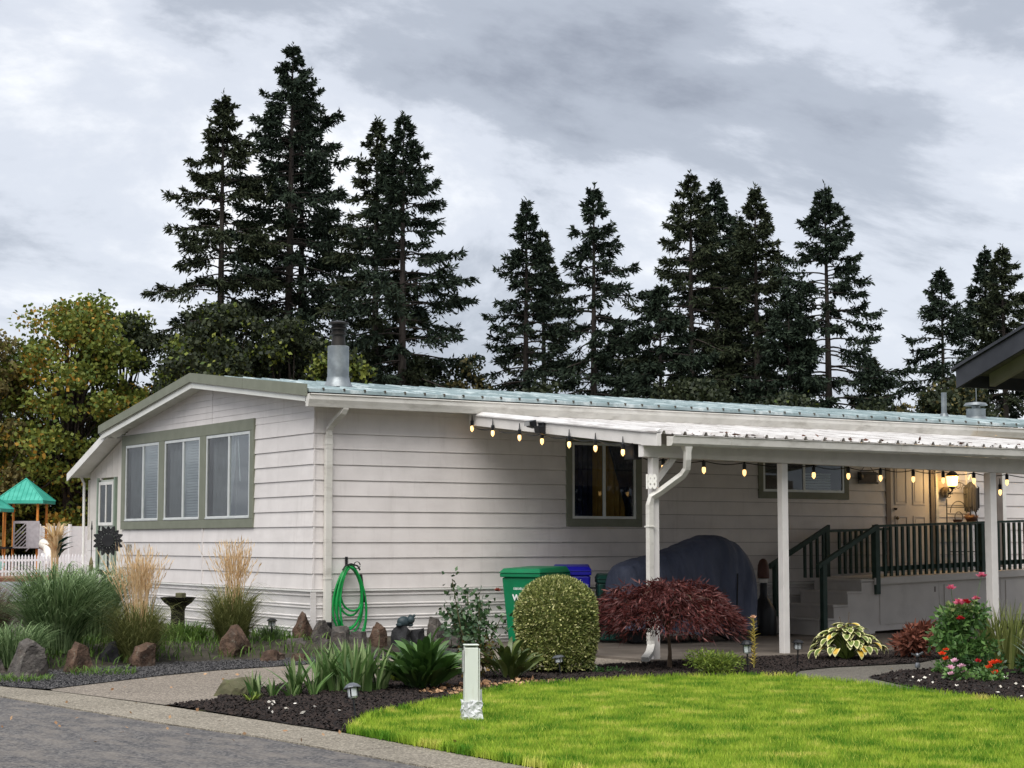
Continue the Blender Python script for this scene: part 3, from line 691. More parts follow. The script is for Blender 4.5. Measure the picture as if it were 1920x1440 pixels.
for j in range(4): MB().box(ax-.022,ax-.001,9.20,9.72,.80+j*.2,.995+j*.2).build('siding_board', M_side, home)
MB().hexa([(-.20,8.02,sr(8.02)-.07),(ax+6,8.02,sr(8.02)-.07),(ax+6,9.92,sr(9.92)-.07),(-.20,9.92,sr(9.92)-.07),(-.20,8.02,sr(8.02)),(ax+6,8.02,sr(8.02)),(ax+6,9.92,sr(9.92)),(-.20,9.92,sr(9.92))]).build('annex_roof', M_trimw, home)
MB().hexa([(-.23,7.80,sr(7.80)-.13),(-.205,7.80,sr(7.80)-.13),(-.205,9.95,sr(9.95)-.13),(-.23,9.95,sr(9.95)-.13),(-.23,7.80,sr(7.80)+.01),(-.205,7.80,sr(7.80)+.01),(-.205,9.95,sr(9.95)+.01),(-.23,9.95,sr(9.95)+.01)]).build('annex_fascia', M_trimw, home)
MB().tube([(.02,9.86,2.78),(.06,9.80,2.66),(.07,9.78,.2)], .025, 8).build('downspout', M_trimw, home)
M_sage = mat('sage_trim', S(126,142,126), S(136,150,134), rough=.5)
sdoor = MB().box(ax+.0,ax+.04,8.30,9.12,1.02,2.70).build('side_door', mat('side_door_paint', S(176,180,172), S(184,188,180), rough=.5, scale=4), home)
for (a, b_) in ((8.24,8.30),(9.12,9.19)): MB().box(ax-.03,ax+.045,a,b_,.98,2.74).build('side_door_casing', M_sage, home)
dfn = lambda u, w, z: (ax-w, u, z)
fr = frame_rect(dfn, 8.33, 9.08, 1.86, 2.66, .055, .001, .03, 'window_frame', M_trimw, sdoor)
MB().box(ax-.028,ax-.002,8.69,8.73,1.916,2.604).build('mullion', M_trimw, sdoor)
MB().box(ax-.016,ax-.004,8.386,8.688,1.916,2.604).build('pane', mat('dark_pane', S(46,50,52), S(64,68,64), rough=.1, spec=.6), sdoor); MB().box(ax-.016,ax-.004,8.732,9.024,1.916,2.604).build('pane', MATS['dark_pane'], sdoor)
for (a, b_) in ((8.40,8.64),(8.78,9.02)): frame_rect(dfn, a, b_, 1.15, 1.74, .022, .001, .014, 'door_panel', M_sage, sdoor)
MB().box(ax-.6,ax-.023,8.1,9.5,.2,.96).build('annex_step', M_trimw, home)

# ================================================================== CARPORT
cp = thing('carport', 'white carport with metal pan roof on slim white posts', 'carport')
M_post = mat('post_paint', S(214,210,206), S(226,222,218), rough=.55, scale=4, coords='World', bump=.06, bscale=40); dirt(M_post, S(150,144,136), .35, 4, .55, .8)
CX0, CX1 = 2.56, 12.9
WY, WZ = -.30, 3.425      # roof at the house
FY, FZ = -4.80, 2.935     # roof at the front
rz = lambda Y: WZ+(FZ-WZ)*(WY-Y)/(WY-FY)
x = CX0; pw = .345
while x < CX1-.05:
    prof = [(0,.0),(.03,.05),(.06,.05),(.075,.008),(.16,.008),(.17,.02),(.19,.02),(.20,.008),(.325,.008),(.338,.05),(.3435,.05)]
    V = []; n = len(prof)
    for (yy, zz) in ((WY, WZ), (FY, FZ)):
        V += [(x+u, yy, zz+w) for u, w in prof]
    MB().add(V, [(i, i+1, n+i+1, n+i) for i in range(n-1)]).build('roof_panel', M_cproof, cp)
    x += pw
# sloping edge trim on the open end
MB().hexa([(2.50,-.17,rz(-.17)-.135),(2.555,-.17,rz(-.17)-.135),(2.555,-4.45,rz(-4.45)-.155),(2.50,-4.45,rz(-4.45)-.155),(2.50,-.17,rz(-.17)+.01),(2.555,-.17,rz(-.17)+.01),(2.555,-4.45,rz(-4.45)-.0),(2.50,-4.45,rz(-4.45)-.0)]).build('edge_beam', M_post, cp, bevel=.004)
MB().hexa([(2.49,-4.453,rz(-4.45)-.165),(2.56,-4.453,rz(-4.45)-.165),(2.56,-4.80,FZ-.15),(2.49,-4.80,FZ-.15),(2.49,-4.453,rz(-4.45)+.0),(2.56,-4.453,rz(-4.45)+.0),(2.56,-4.80,FZ+.01),(2.49,-4.80,FZ+.01)]).build('edge_beam_cap', M_post, cp, bevel=.004)
MB().hexa([(2.47,-.17,rz(-.17)+.012),(2.56,-.17,rz(-.17)+.06),(2.56,FY,FZ+.06),(2.47,FY,FZ+.012),(2.47,-.17,rz(-.17)+.03),(2.56,-.17,rz(-.17)+.078),(2.56,FY,FZ+.078),(2.47,FY,FZ+.03)]).build('edge_flashing', M_cproof, cp)
MB().box(2.57,CX1,-.36,-.26,3.36,3.44).build('house_rail', M_taupe, cp)
# front gutter
gp2 = [(-4.80,2.915),(-4.80,2.79),(-4.90,2.79),(-4.925,2.82),(-4.935,2.905),(-4.95,2.918),(-4.938,2.922),(-4.92,2.905),(-4.91,2.825),(-4.895,2.805),(-4.815,2.805),(-4.815,2.915)]
x0 = 2.66
for x1 in (3.62, 6.68, 9.74, CX1): MB().prism(gp2, 'x', x0, x1-.006).build('front_gutter', M_gut, cp); x0 = x1+.001
MB().prism([gp2[i] for i in (0,1,2,3,4)], 'x', 2.645, 2.659).build('gutter_end_cap', M_gut, cp)
# front beam sags a touch to the right as the ground-level posts do
MB().hexa([(2.52,-4.47,2.66),(CX1,-4.47,2.55),(CX1,-4.36,2.55),(2.52,-4.36,2.66),(2.52,-4.47,2.835),(CX1,-4.47,2.79),(CX1,-4.36,2.79),(2.52,-4.36,2.835)]).build('front_beam', M_post, cp, bevel=.004)
def post(x, y, top, w=.105): MB().box(x-w/2,x+w/2,y-w/2,y+w/2,.055,top).build('post', M_post, cp, bevel=.006)
post(2.72,-4.415,2.655); post(4.93,-4.415,2.63); post(9.0,-4.415,2.585,.13); post(12.8,-4.415,2.55)
MB().hexa([(2.78,-4.44,2.32),(2.78,-4.39,2.32),(3.10,-4.39,2.655),(3.10,-4.44,2.655),(2.78,-4.44,2.44),(2.78,-4.39,2.44),(2.99,-4.39,2.656),(2.99,-4.44,2.656)]).build('brace', M_post, cp)
# crooked downspout down the corner post
dsp = [(2.93,-4.87,2.78),(2.93,-4.86,2.62),(2.95,-4.82,2.50),(2.93,-4.76,2.42),(2.74,-4.56,2.22),(2.625,-4.50,2.14),(2.60,-4.49,2.04),(2.60,-4.49,.30),(2.59,-4.52,.20)]
MB().tube(dsp, .04, rect=(.042,.034)).build('downspout', M_gut, cp, bevel=.006)
MB().add([(2.86,-4.90,2.80),(3.0,-4.90,2.80),(3.0,-4.81,2.80),(2.86,-4.81,2.80),(2.89,-4.89,2.72),(2.97,-4.89,2.72),(2.97,-4.83,2.72),(2.89,-4.83,2.72)],[(0,1,5,4),(1,2,6,5),(2,3,7,6),(3,0,4,7)]).build('outlet_funnel', M_gut, cp)
MB().tube([(2.59,-4.52,.235),(2.50,-4.60,.15),(2.32,-4.74,.085)], .04, rect=(.05,.032)).build('downspout_foot', M_gut, cp, bevel=.006)
for zz in (1.75, .9): MB().box(2.55,2.68,-4.535,-4.44,zz,zz+.02).build('downspout_strap', M_gut, cp)
# number on the corner post
M_cream = mat('cream_number', S(232,229,222), S(238,236,230), rough=.5)
nm = thing('house_number_plaque', 'white carved 188 number on the corner carport post', 'number', (2.615,-4.50,2.33), R_(-40))
for i, ch in enumerate('188'):
    textmesh('digit', ch, .25, .016, M_cream, face_negy(((-.05,-.004,.048)[i], -.03+.002*i, 0)) @ Matrix.Scale(.50, 4, (1,0,0)), nm, bold=.010)
MB().box(-.06,.07,-.012,.004,-.025,.025).build('mounting_bar', M_cream, nm)
# leaf litter along the carport gutter
n = 90; P = np.c_[rng.uniform(3.2,9.6,n), np.zeros(n), np.zeros(n)]; t = np.abs(rng.normal(0,.35,n)); P[:,1] = np.minimum(FY+.05+t, -1); P[:,2] = rz(P[:,1])+.03
V, F = leaves(P, np.c_[rng.normal(size=(n,2)), rng.normal(size=n)*.15], rng.uniform(.05,.13,n), rng.uniform(.03,.06,n))
tag(npmesh('roof_leaf_litter', V, F, mat('rusty_leaf', S(66,46,38), S(112,78,62), rough=.9, island=True, lo=0, hi=1)), 'rusty dead leaves lying on the carport roof edge', 'leaves', kind='stuff')

# ---- twin floodlight on the sloping edge, speaker box under the beam
fl = thing('floodlight', 'dark twin-head floodlight on the sloping carport edge', 'floodlight', (2.49,-2.18,3.17))
MB().box(-.05,.0,-.06,.06,-.08,.06).build('base', M_blk, fl, bevel=.006)
MB().hexa([(-.17,.04,.0),(-.07,.04,-.02),(-.07,.17,-.02),(-.17,.17,.0),(-.20,.03,.07),(-.09,.04,.10),(-.09,.17,.10),(-.20,.18,.07)]).build('lamp_head', M_blk, fl, bevel=.006)
MB().hexa([(-.17,-.17,-.10),(-.07,-.17,-.12),(-.07,-.04,-.12),(-.17,-.04,-.10),(-.19,-.17,-.0),(-.09,-.17,.0),(-.09,-.04,.0),(-.19,-.04,-.0)]).build('lamp_head', M_blk, fl, bevel=.006)
MB().box(-.215,-.196,.05,.16,.01,.065).build('lamp_lens', mat('floodlight_lens', S(150,150,150), rough=.2), fl)
sp = thing('speaker_box', 'small black box fixed under the carport roof beside the corner post', 'speaker', (2.62,-4.10,2.74))
MB().box(-.06,.07,-.11,.10,-.10,.10).build('case', M_blk, sp, bevel=.008)
MB().box(-.066,-.061,-.09,.08,-.08,.08).build('grille', M_dark, sp)

# ---- string lights: one string along the slope, one along the beam
M_bulb = mat('lit_bulb', (1,.8,.5,1), rough=.2, emit=(1,.58,.20,1), estr=.9)
M_glow = mat('lit_filament', (1,.9,.6,1), rough=.2, emit=(1,.80,.45,1), estr=9)
def string(name, label, pts, drop, sockets):
    t = thing(name, label, 'string lights', pts[0]); o = Vector(pts[0])
    P = []
    for a, b in zip(pts, pts[1:]):
        for i in range(6):
            s = i/6; q = Vector(a).lerp(Vector(b), s); q.z -= .035*math.sin(math.pi*s); P.append(q-o)
    P.append(Vector(pts[-1])-o)
    MB().tube(P, .007, 5).build('cord', M_blk, t)
    for (x, y, zb) in sockets:
        b = MB().lathe([(.006,.095),(.022,.085),(.026,.06),(.023,.025),(.010,.01),(.004,.0)][::-1], 10, (x-o.x, y-o.y, zb-.045-o.z)).build('bulb', M_bulb, t, smooth=True)
        MB().sph((x-o.x, y-o.y, zb-o.z+.005), .017, 8, 5).build('filament', M_glow, b, smooth=True)
        MB().lathe([(.024,.0),(.026,.07),(.012,.085),(.005,.17)], 8, (x-o.x, y-o.y, zb+.045-o.z)).build('socket', M_blk, b, smooth=True)
    return t
SA = [(2.47,-.30,3.24),(2.47,-.88,3.14),(2.47,-1.6,3.04),(2.47,-2.18,2.96),(2.47,-2.85,2.885),(2.47,-3.47,2.805),(2.47,-4.09,2.725)]
string('string_lights', 'string of warm bulbs hanging down the sloping carport edge', [(2.47,-.26,rz(-.26)-.14)]+[(2.47,y,rz(y)-.155) for _,y,_ in SA[1:]]+[(2.47,-4.3,rz(-4.3)-.15)], 0, SA)
SB = [(2.94,2.54),(3.62,2.53),(4.32,2.51),(5.57,2.50),(6.22,2.50),(6.84,2.485),(7.49,2.48),(8.10,2.475),(8.74,2.48),(9.45,2.47)]
bz = lambda X: 2.66-(X-2.52)*.0106
string('string_lights', 'string of warm bulbs hanging along the front carport beam', [(2.62,-4.34,bz(2.62)-.01)]+[(x,-4.34,bz(x)-.012) for x,_ in SB]+[(10.3,-4.34,bz(10.3)-.012),(12.7,-4.34,bz(12.7)-.012)], 0, [(x,-4.34,z-.02) for x,z in SB]+[(9.34,-4.30,2.30)])

# ================================================================== PORCH DECK
deck = thing('porch_deck', 'raised porch with dark green railing and cream skirting', 'porch')
dzf = lambda X, z: z+.030*(X-9.6)
DY = -1.32; DX0 = 9.6; DX1 = 17.
def sbox(x0, x1, y0, y1, z0, z1, name, m, parent=deck, bevel=0.):
    return MB().hexa([(x0,y0,dzf(x0,z0)),(x1,y0,dzf(x1,z0)),(x1,y1,dzf(x1,z0)),(x0,y1,dzf(x0,z0)),(x0,y0,dzf(x0,z1)),(x1,y0,dzf(x1,z1)),(x1,y1,dzf(x1,z1)),(x0,y1,dzf(x0,z1))]).build(name, m, parent, bevel=bevel)
yy = DY-.02
while yy < -.1:
    sbox(DX0, DX1, yy, yy+.134, .93, .965, 'deck_plank', M_deckw); yy += .14
sbox(DX0-.02, DX1, DY-.055, DY-.022, .86, .972, 'deck_fascia', M_deckw)
# skirting panels with access hatches
xe = DX0
for x1 in (11.1, 12.6, 14.1, 15.6, 17.):
    p_ = sbox(xe+.004, x1-.004, DY, DY+.02, .10, .858, 'skirting_panel', M_deckw)
    sbox(xe+.12, x1-.12, DY-.012, DY-.001, .20, .80, 'hatch', M_deckw, p_)
    for zz in (.27, .68): sbox(x1-.115, x1-.10, DY-.022, DY-.0005, zz, zz+.09, 'hinge', M_taupe, p_)
    xe = x1
sbox(DX0-.03, DX0, DY+.02, -.05, .05, .92, 'side_panel', M_deckw)
# railing
sbox(9.62, DX1, DY-.05, DY+.04, 1.80, 1.838, 'top_rail', M_green_wood)
sbox(9.66, DX1, DY-.022, DY+.018, 1.07, 1.15, 'bottom_rail', M_green_wood)
sbox(9.60, 9.70, DY-.06, DY+.04, .70, 1.799, 'newel_post', M_green_wood, bevel=.006)
sbox(12.10, 12.19, DY-.05, DY+.04, .97, 1.799, 'newel_post', M_green_wood, bevel=.006); sbox(14.6, 14.69, DY-.05, DY+.04, .97, 1.799, 'newel_post', M_green_wood)
xb = 9.80
while xb < DX1:
    sbox(xb, xb+.045, DY-.062, DY-.024, .985, 1.798, 'baluster', M_green_wood); xb += .135
# end railing across the deck, beside the stair head
sbox(9.62, 9.70, -.18, -.10, .97, 1.80, 'newel_post', M_green_wood)
xb = 9.95
while xb < 11.1:
    sbox(xb, xb+.04, -.14, -.10, 1.0, 1.72, 'baluster', M_green_wood); xb += .13
sbox(9.7, 11.1, -.16, -.08, 1.72, 1.76, 'wall_rail', M_green_wood)
# stair
st = [(8.36,.33),(8.67,.545),(8.98,.755),(9.29,.945)]
for i, (x, zt) in enumerate(st):
    zb_ = .055 if i == 0 else st[i-1][1]-.0
    MB().box(x, x+.36, DY-.02, -.20, zt-.035, zt).build('stair_tread', M_deckw, deck, bevel=.005)
    MB().box(x+.02, x+.045, DY, -.22, max(zb_-.03,.055), zt-.036).build('stair_riser', M_deckw, deck)
poly = [(8.42,.058),(9.595,.058),(9.595,.90)]+[(9.31,.90),(9.31,.715),(9.0,.715),(9.0,.505),(8.69,.505),(8.69,.29),(8.42,.29)]
MB().prism(poly, 'y', DY-.012, DY+.01).build('stair_stringer', M_deckw, deck); MB().prism(poly, 'y', -.22, -.20).build('stair_stringer', M_deckw, deck)
for yy in (DY-.07, -.24):
    MB().box(8.38,8.47,yy-.045,yy+.04,.058,1.20).build('newel_post', M_green_wood, deck, bevel=.006)
    MB().hexa([(8.30,yy-.035,1.12),(9.62,yy-.035,1.77),(9.62,yy+.035,1.77),(8.30,yy+.035,1.12),(8.30,yy-.035,1.20),(9.62,yy-.035,1.85),(9.62,yy+.035,1.85),(8.30,yy+.035,1.20)]).build('hand_rail', M_green_wood, deck)
for i in range(4): # balusters behind the stair rail
    x = 9.05+i*.14; MB().box(x,x+.04,-.262,-.222,.96,1.20+(x-8.30)*.492).build('baluster', M_green_wood, deck)

# ---- things on and by the porch
M_lampg = mat('lit_amber_glass', (1,.72,.3,1), rough=.25, emit=(1,.52,.12,1), estr=2.6)
pl = thing('wall_lantern', 'lit bronze wall lantern with amber glass beside the porch door', 'lantern', (12.62,-.05,2.62))
MB().lathe([(.10,.0),(.10,.04),(.06,.07)], 14, (0,0,0)).build('back_plate', M_taupe, pl, smooth=True)
pl.children[0].rotation_euler = (R_(90),0,0); pl.children[0].location = (-.02,.0,-.17)
MB().tube([(-.02,-.03,-.17),(-.02,-.12,-.20),(-.02,-.2,-.14),(-.02,-.2,-.06)], .014, 8).build('arm', M_dark, pl)
MB().lathe([(.05,-.07),(.085,-.05),(.105,.10),(.10,.12)], 8, (-.02,-.2,.0)).build('glass_shade', M_lampg, pl)
MB().lathe([(.12,.115),(.09,.16),(.03,.21),(.012,.25)], 8, (-.02,-.2,.0)).build('cap', M_dark, pl); MB().lathe([(.01,-.13),(.05,-.09),(.055,-.065)], 8, (-.02,-.2,.0)).build('finial', M_dark, pl)
L = bpy.data.lights.new('lantern_glow', 'POINT'); L.energy = 11; L.color = (1,.66,.28); L.shadow_soft_size = .08
lo = bpy.data.objects.new('lantern_glow', L); COL.objects.link(lo); lo.parent = pl; lo.location = (-.02,-.33,.03)
rk = thing('wire_plant_rack', 'grey scrolled wrought iron plant rack against the porch wall', 'plant rack', (12.80,-.2,1.08))
M_iron = mat('grey_iron', S(70,70,68), S(92,90,86), rough=.6)
for sx in (-.3, .3):
    MB().tube([(sx,0,0),(sx,0,1.25)], .012, 6).build('upright', M_iron, rk); MB().tube([(sx,-.3,0),(sx,-.3,.75),(sx,0,.8)], .01, 6).build('front_upright', M_iron, rk)
for zz in (.3, .78): MB().box(-.31,.31,-.3,.0,zz,zz+.015).build('shelf', M_iron, rk)
def arc(cx, cz, r, a0, a1, n=14): return [(cx+r*math.cos(a0+(a1-a0)*i/n), 0, cz+r*math.sin(a0+(a1-a0)*i/n)) for i in range(n+1)]
for (cx, cz, r, a0, a1) in ((0,1.0,.21,0,math.pi),(0,1.25,.3,.2,math.pi-.2),(0,.92,.10,0,6.2),(-.16,1.42,.08,0,5),(.16,1.42,.08,-2,3.1),(0,1.5,.06,0,6.2),(-.24,1.32,.05,0,6),(.24,1.32,.05,0,6)):
    MB().tube(arc(cx,cz,r,a0,a1), .009, 5).build('scroll', M_iron, rk)
for zz in (1.1, .98): MB().tube([(-.3,0,zz),(.3,0,zz)], .009, 5).build('cross_bar', M_iron, rk)
M_terra = mat('terracotta_dark', S(96,66,54), S(116,82,68), rough=.8)
pt = thing('clay_pot', 'dark clay pot with dry plant on the wire rack', 'pot', (12.97,-.34,1.88))
MB().lathe([(.07,0),(.10,.09),(.115,.10),(.115,.125)], 12).build('pot', M_terra, pt, smooth=True)
n = 60; V, F = leaves(np.c_[rng.normal(0,.05,(n,2)), np.full(n,.12)], np.c_[rng.normal(size=(n,2)), np.abs(rng.normal(size=n))*.6], rng.uniform(.06,.12,n), .03)
npmesh('foliage', V, F, M_dry, pt)
pt = thing('plant_pot', 'low dark pot with green leaves on the wire rack', 'pot', (12.62,-.34,1.88))
MB().lathe([(.06,0),(.085,.07),(.09,.08)], 12).build('pot', M_terra, pt, smooth=True)
mp_ = thing('string_mop', 'dark string mop leaning upside down beside the porch trim', 'mop', (13.28,-.30,1.08))
MB().tube([(0.07,0,0),(-.14,.12,1.55)], .014, 7).build('handle', M_blk, mp_)
n = 90; A = rng.uniform(0,2*np.pi,n); P = np.c_[-.14+.03*np.cos(A), .10+.02*np.sin(A), np.full(n,1.56)]
tips = P+np.c_[.15*np.cos(A)*rng.uniform(.3,1,n), .06*np.sin(A), -rng.uniform(.42,.55,n)]
b = MB()
for p0, p1 in zip(P, tips):
    m_ = (p0+p1)/2+np.array([(p1-p0)[0]*.5,(p1-p0)[1]*.5,.12]); b.tube([p0, m_, p1], .011, 4)
b.build('mop_strands', mat('grey_mop_string', S(66,64,62), S(104,100,96), rough=.95, island=True, lo=0, hi=1), mp_)
MB().tube([(-.24,.08,1.60),(-.2,.06,1.68),(-.13,.06,1.60),(-.07,.04,1.45)], .025, 7).build('mop_clip', M_trimw, mp_, smooth=True)
pq = thing('hanging_plaque', 'small dark wooden plaque hung on a wire left of the porch door', 'plaque', (10.72,-.03,2.68))
MB().box(-.22,.22,-.03,-.005,-.09,.10).build('board', mat('dark_plaque_wood', S(66,60,58), S(86,80,76), rough=.7, scale=12), pq, bevel=.008)
MB().box(-.24,.24,-.045,-.031,.05,.085).build('rail', M_dark, pq); MB().box(-.24,.24,-.045,-.031,-.11,-.075).build('rail', M_dark, pq)
MB().tube([(-.16,-.02,.10),(0,-.02,.26),(.16,-.02,.10)], .006, 5).build('wire', M_dark, pq)
MB().sph((-.19,-.05,.02), .07, 8, 5, (1,.5,1)).build('ornament_knob', M_dark, pq, smooth=True)

# smokers' receptacle
ou = thing('cigarette_bin', 'tall dark bottle-shaped outdoor ash bin with brown cap', 'ash bin', (7.76,-.70,.062))
MB().lathe([(.20,0),(.205,.06),(.20,.38),(.14,.50),(.075,.60),(.06,.66),(.058,.86)], 18).build('body', M_blk, ou, smooth=True)
MB().lathe([(.068,.84),(.075,.87),(.075,.90),(.066,.91)], 14).build('collar', M_trimw, ou, smooth=True)
MB().lathe([(.095,.91),(.10,.96),(.09,1.12),(.06,1.20),(.02,1.23)], 14).build('cap', mat('brown_cap', S(74,48,40), S(92,60,50), rough=.5), ou, smooth=True)

# ---- wheeled bins
def wheelie(label, loc, rz, w, d, h, mbody, group, mark):
    t = thing('wheeled_bin', label, 'bin', loc, rz, group)
    # front faces local -Y
    wb, db = w*.78, d*.74
    P = []
    for (ww, dd, z) in ((wb, db, .03), (w*.97, d*.93, h*.86)):
        P += [(-ww/2,-dd/2,z),(ww/2,-dd/2,z),(ww/2,dd/2,z),(-ww/2,dd/2,z)]
    MB().hexa(P).build('body', mbody, t, bevel=.03)
    MB().box(-w/2,w/2,-d/2,d/2,h*.862,h*.915).build('rim', mbody, t, bevel=.012)
    V = [(-w/2-.012,-d/2-.02,h*.917),(w/2+.012,-d/2-.02,h*.917),(w/2+.012,d/2,h*.917),(-w/2-.012,d/2,h*.917),
         (-w/2+.03,-d/2+.05,h*.975),(w/2-.03,-d/2+.05,h*.975),(w/2-.03,d/2-.06,h),(-w/2+.03,d/2-.06,h)]
    MB().hexa(V).build('lid', mbody, t, bevel=.014)
    MB().tube([(-w*.42,d/2,h*.87),(-w*.42,d/2+.07,h*.89),(w*.42,d/2+.07,h*.89),(w*.42,d/2,h*.87)], .016, 7).build('handle', mbody, t)
    for sx in (-1, 1):
        b = MB(); pts = [(sx*(wb/2+.03)+q, 0, 0) for q in (-.03,.03)]
        prof = [(.05,-.03),(.12,-.03),(.13,0),(.12,.03),(.05,.03)]
        wl = MB().lathe(prof, 16).build('wheel', M_blk, t, smooth=True); wl.rotation_euler = (0,R_(90),0); wl.location = (sx*(wb/2+.04), d*.38, .13)
    mark(t, w, d, h)
    return t
def slope_y(d, h, z): # y of the front face at height z
    return -(d*.74/2+(d*.93/2-d*.74/2)*((z-.03)/(h*.86-.03)))
M_ink = mat('white_print', S(224,228,226), rough=.5)
def tick_row(t, x0, x1, z, d, h, s=.022, gap=.008):
    b = MB(); x = x0; i = 0
    y = slope_y(d, h, z)-.004
    while x < x1:
        w = s*(.6+.5*((i*7) % 3)/2)
        b.box(x, x+.006, y-.001, y+.003, z, z+.034); b.box(x+.006, x+w-.002, y-.001, y+.003, z+(.026 if i % 2 else 0), z+(.034 if i % 2 else .008))
        if i % 3: b.box(x+w-.008, x+w-.002, y-.001, y+.003, z, z+.03)
        x += w+gap; i += 1
    b.build('worn_print', M_ink, t)
def mark_green(t, w, d, h):
    tick_row(t, -.13, .10, .80, d, h, .018)
    z = .68; textmesh('logo_letters', 'WM', .13, .003, M_ink, face_negy((-.03, slope_y(d,h,z)-.016, z)), t, bold=.004)
    y = slope_y(d,h,.56)-.004; MB().box(-.14,.10,y-.001,y+.003,.56,.566).build('logo_rule', M_ink, t)
def mark_blue(t, w, d, h): tick_row(t, -.02, .22, .84, d, h, .026)
def mark_dark(t, w, d, h):
    tick_row(t, -.11, .10, .66, d, h, .022); y = slope_y(d,h,.8)-.006; MB().box(-.13,.13,y,y+.01,.72,.86).build('front_recess', MATS['dark_green_plastic2'], t)
M_bg = mat('green_bin_plastic', S(10,112,72), S(14,122,80), rough=.4, scale=4); dirt(M_bg, S(60,120,96), .3, 3, .55, .8, coords='Object')
M_bb = mat('blue_bin_plastic', S(22,20,150), S(28,26,164), rough=.4, scale=4)
M_bd = mat('dark_green_plastic', S(18,62,54), S(26,72,64), rough=.45, scale=4); mat('dark_green_plastic2', S(10,38,36), rough=.5)
wheelie('bright green wheeled bin with white WM logo beside the house wall', (3.30,-.75,.062), R_(-66), .70, .86, 1.14, M_bg, 'wheeled bins in the carport', mark_green)
wheelie('royal blue wheeled bin standing between two green bins', (4.06,-.60,.062), R_(-34), .58, .64, 1.16, M_bb, 'wheeled bins in the carport', mark_blue)
wheelie('small dark green bin right of the blue bin', (4.47,-1.02,.062), R_(-30), .42, .50, 1.03, M_bd, 'wheeled bins in the carport', mark_dark)

# ---- covered motorcycle
mc = thing('covered_motorcycle', 'motorcycle under a fitted navy cover parked in the carport', 'motorcycle', (4.17,-1.5,.062))
stn = [(0,.30,.52,.10),(.03,.22,1.02,.22),(.10,.20,1.16,.30),(.35,.20,1.24,.36),(.75,.16,1.31,.40),(1.1,.15,1.41,.42),(1.42,.14,1.52,.44),(1.68,.15,1.60,.44),(1.92,.16,1.60,.44),(2.2,.15,1.50,.42),(2.42,.15,1.32,.38),(2.55,.16,1.02,.30),(2.62,.3,.55,.14)]
V = []; n = 28
import itertools
def interp_st(u):
    xs = [s[0] for s in stn]; return [float(np.interp(u, xs, [s[k] for s in stn])) for k in (1,2,3)]
us = np.linspace(0, 2.62, 60)
for u in us:
    zb_, zt, hw = interp_st(u)
    zb_ += .025*math.sin(u*9)+.02*math.sin(u*23+1)
    for i in range(n+1):
        t = i/n*2-1      # -1 .. 1 across
        a = abs(t); sg = 1 if t > 0 else -1
        yv = sg*hw*(1-(1-a)**2.6)*(1.0 if a < .999 else 1)
        zv = zt-(zt-zb_)*a**2.7
        fold = .045*math.sin(u*15+3*a*sg)*a**2+.016*math.sin(u*41+2*a)*a+.018*math.sin(t*14+u*5)*a*(1-a)
        V.append((u+.03*math.sin(t*9+u*3)*a, yv+sg*fold, zv+.006*math.sin(u*30+t*8)))
m_ = n+1
F = [(i*m_+j, (i+1)*m_+j, (i+1)*m_+j+1, i*m_+j+1) for i in range(len(us)-1) for j in range(n)]
F += [tuple(range(m_)), tuple(range((len(us)-1)*m_, len(us)*m_))]
M_tarp = mat('navy_cover_cloth', S(62,68,86), S(84,90,110), rough=.65, scale=3, bump=.8, bscale=6, bdist=.06, stretch=(1,1,.5))
cv = MB().add(V, F).build('cover', M_tarp, mc, smooth=True)
MB().tube([(2.02,-.44,1.02),(1.95,-.50,.55),(1.9,-.47,.3)], .012, 5).build('strap', M_blk, cv)
MB().box(1.72,1.86,-.475,-.455,.58,.595).build('buckle', M_trimw, cv)
for xw in (.38, 2.2):
    wl = MB().lathe([(.20,-.06),(.30,-.06),(.315,0),(.30,.06),(.20,.06)], 24).build('wheel', M_blk, mc, smooth=True); wl.rotation_euler = (R_(90),0,0); wl.location = (xw,0,.315)
MB().box(.6,2.0,-.12,.12,.2,.6).build('engine_block', M_blk, mc)
MB().tube([(1.3,-.05,.3),(1.25,-.28,.0)], .015, 6).build('kick_stand', M_dark, mc)

# ---- garden hose on its hanger
hs = thing('garden_hose', 'coiled green garden hose hanging on the house wall', 'hose', (.53,-.07,1.22))
M_hose = mat('green_hose', S(16,132,60), S(24,148,72), rough=.35, scale=8)
pts = []; loops = [(.25,.86,-.0),(.22,.70,.02),(.27,.98,-.03),(.20,.62,.05),(.26,1.06,.03),(.235,.92,-.05),(.24,1.08,.06)]
for li, (axx, hh, off) in enumerate(loops):
    for i in range(28):
        t = 2*math.pi*i/28
        pts.append((off*(1-math.cos(t))/2+axx*math.sin(t)*(.55+.45*math.sin(t/2)), -.03-.014*li-.018*math.sin(t*2+li), -.02-hh*(1-math.cos(t))/2+.015*(li % 3)))
MB().tube(pts, .0155, 7).build('hose', M_hose, hs, smooth=True)
MB().tube([(.16,-.10,-.12),(.2,-.12,-.45),(.21,-.11,-.52)], .02, 7).build('nozzle', M_dark, hs)
hg = thing('hose_hanger', 'black metal hose hanger screwed to the siding', 'hose hanger', (.53,-.02,1.25))
MB().box(-.02,.02,-.01,.0,-.12,.10).build('bracket', M_dark, hg)
MB().tube([(-.14,-.16,-.09),(-.1,-.16,-.03),(0,-.16,.0),(.1,-.16,-.03),(.14,-.16,-.09)], .012, 6).build('hook', M_dark, hg); MB().tube([(0,0,-.02),(0,-.16,0)], .012, 6).build('stem', M_dark, hg)
for k in range(3): MB().tube([(.08+.05*math.cos(t), -.17-.01*k, -.02+.05*math.sin(t)) for t in np.linspace(0,6.0,14)], .004, 4).build('wire_loop', M_dark, hg)

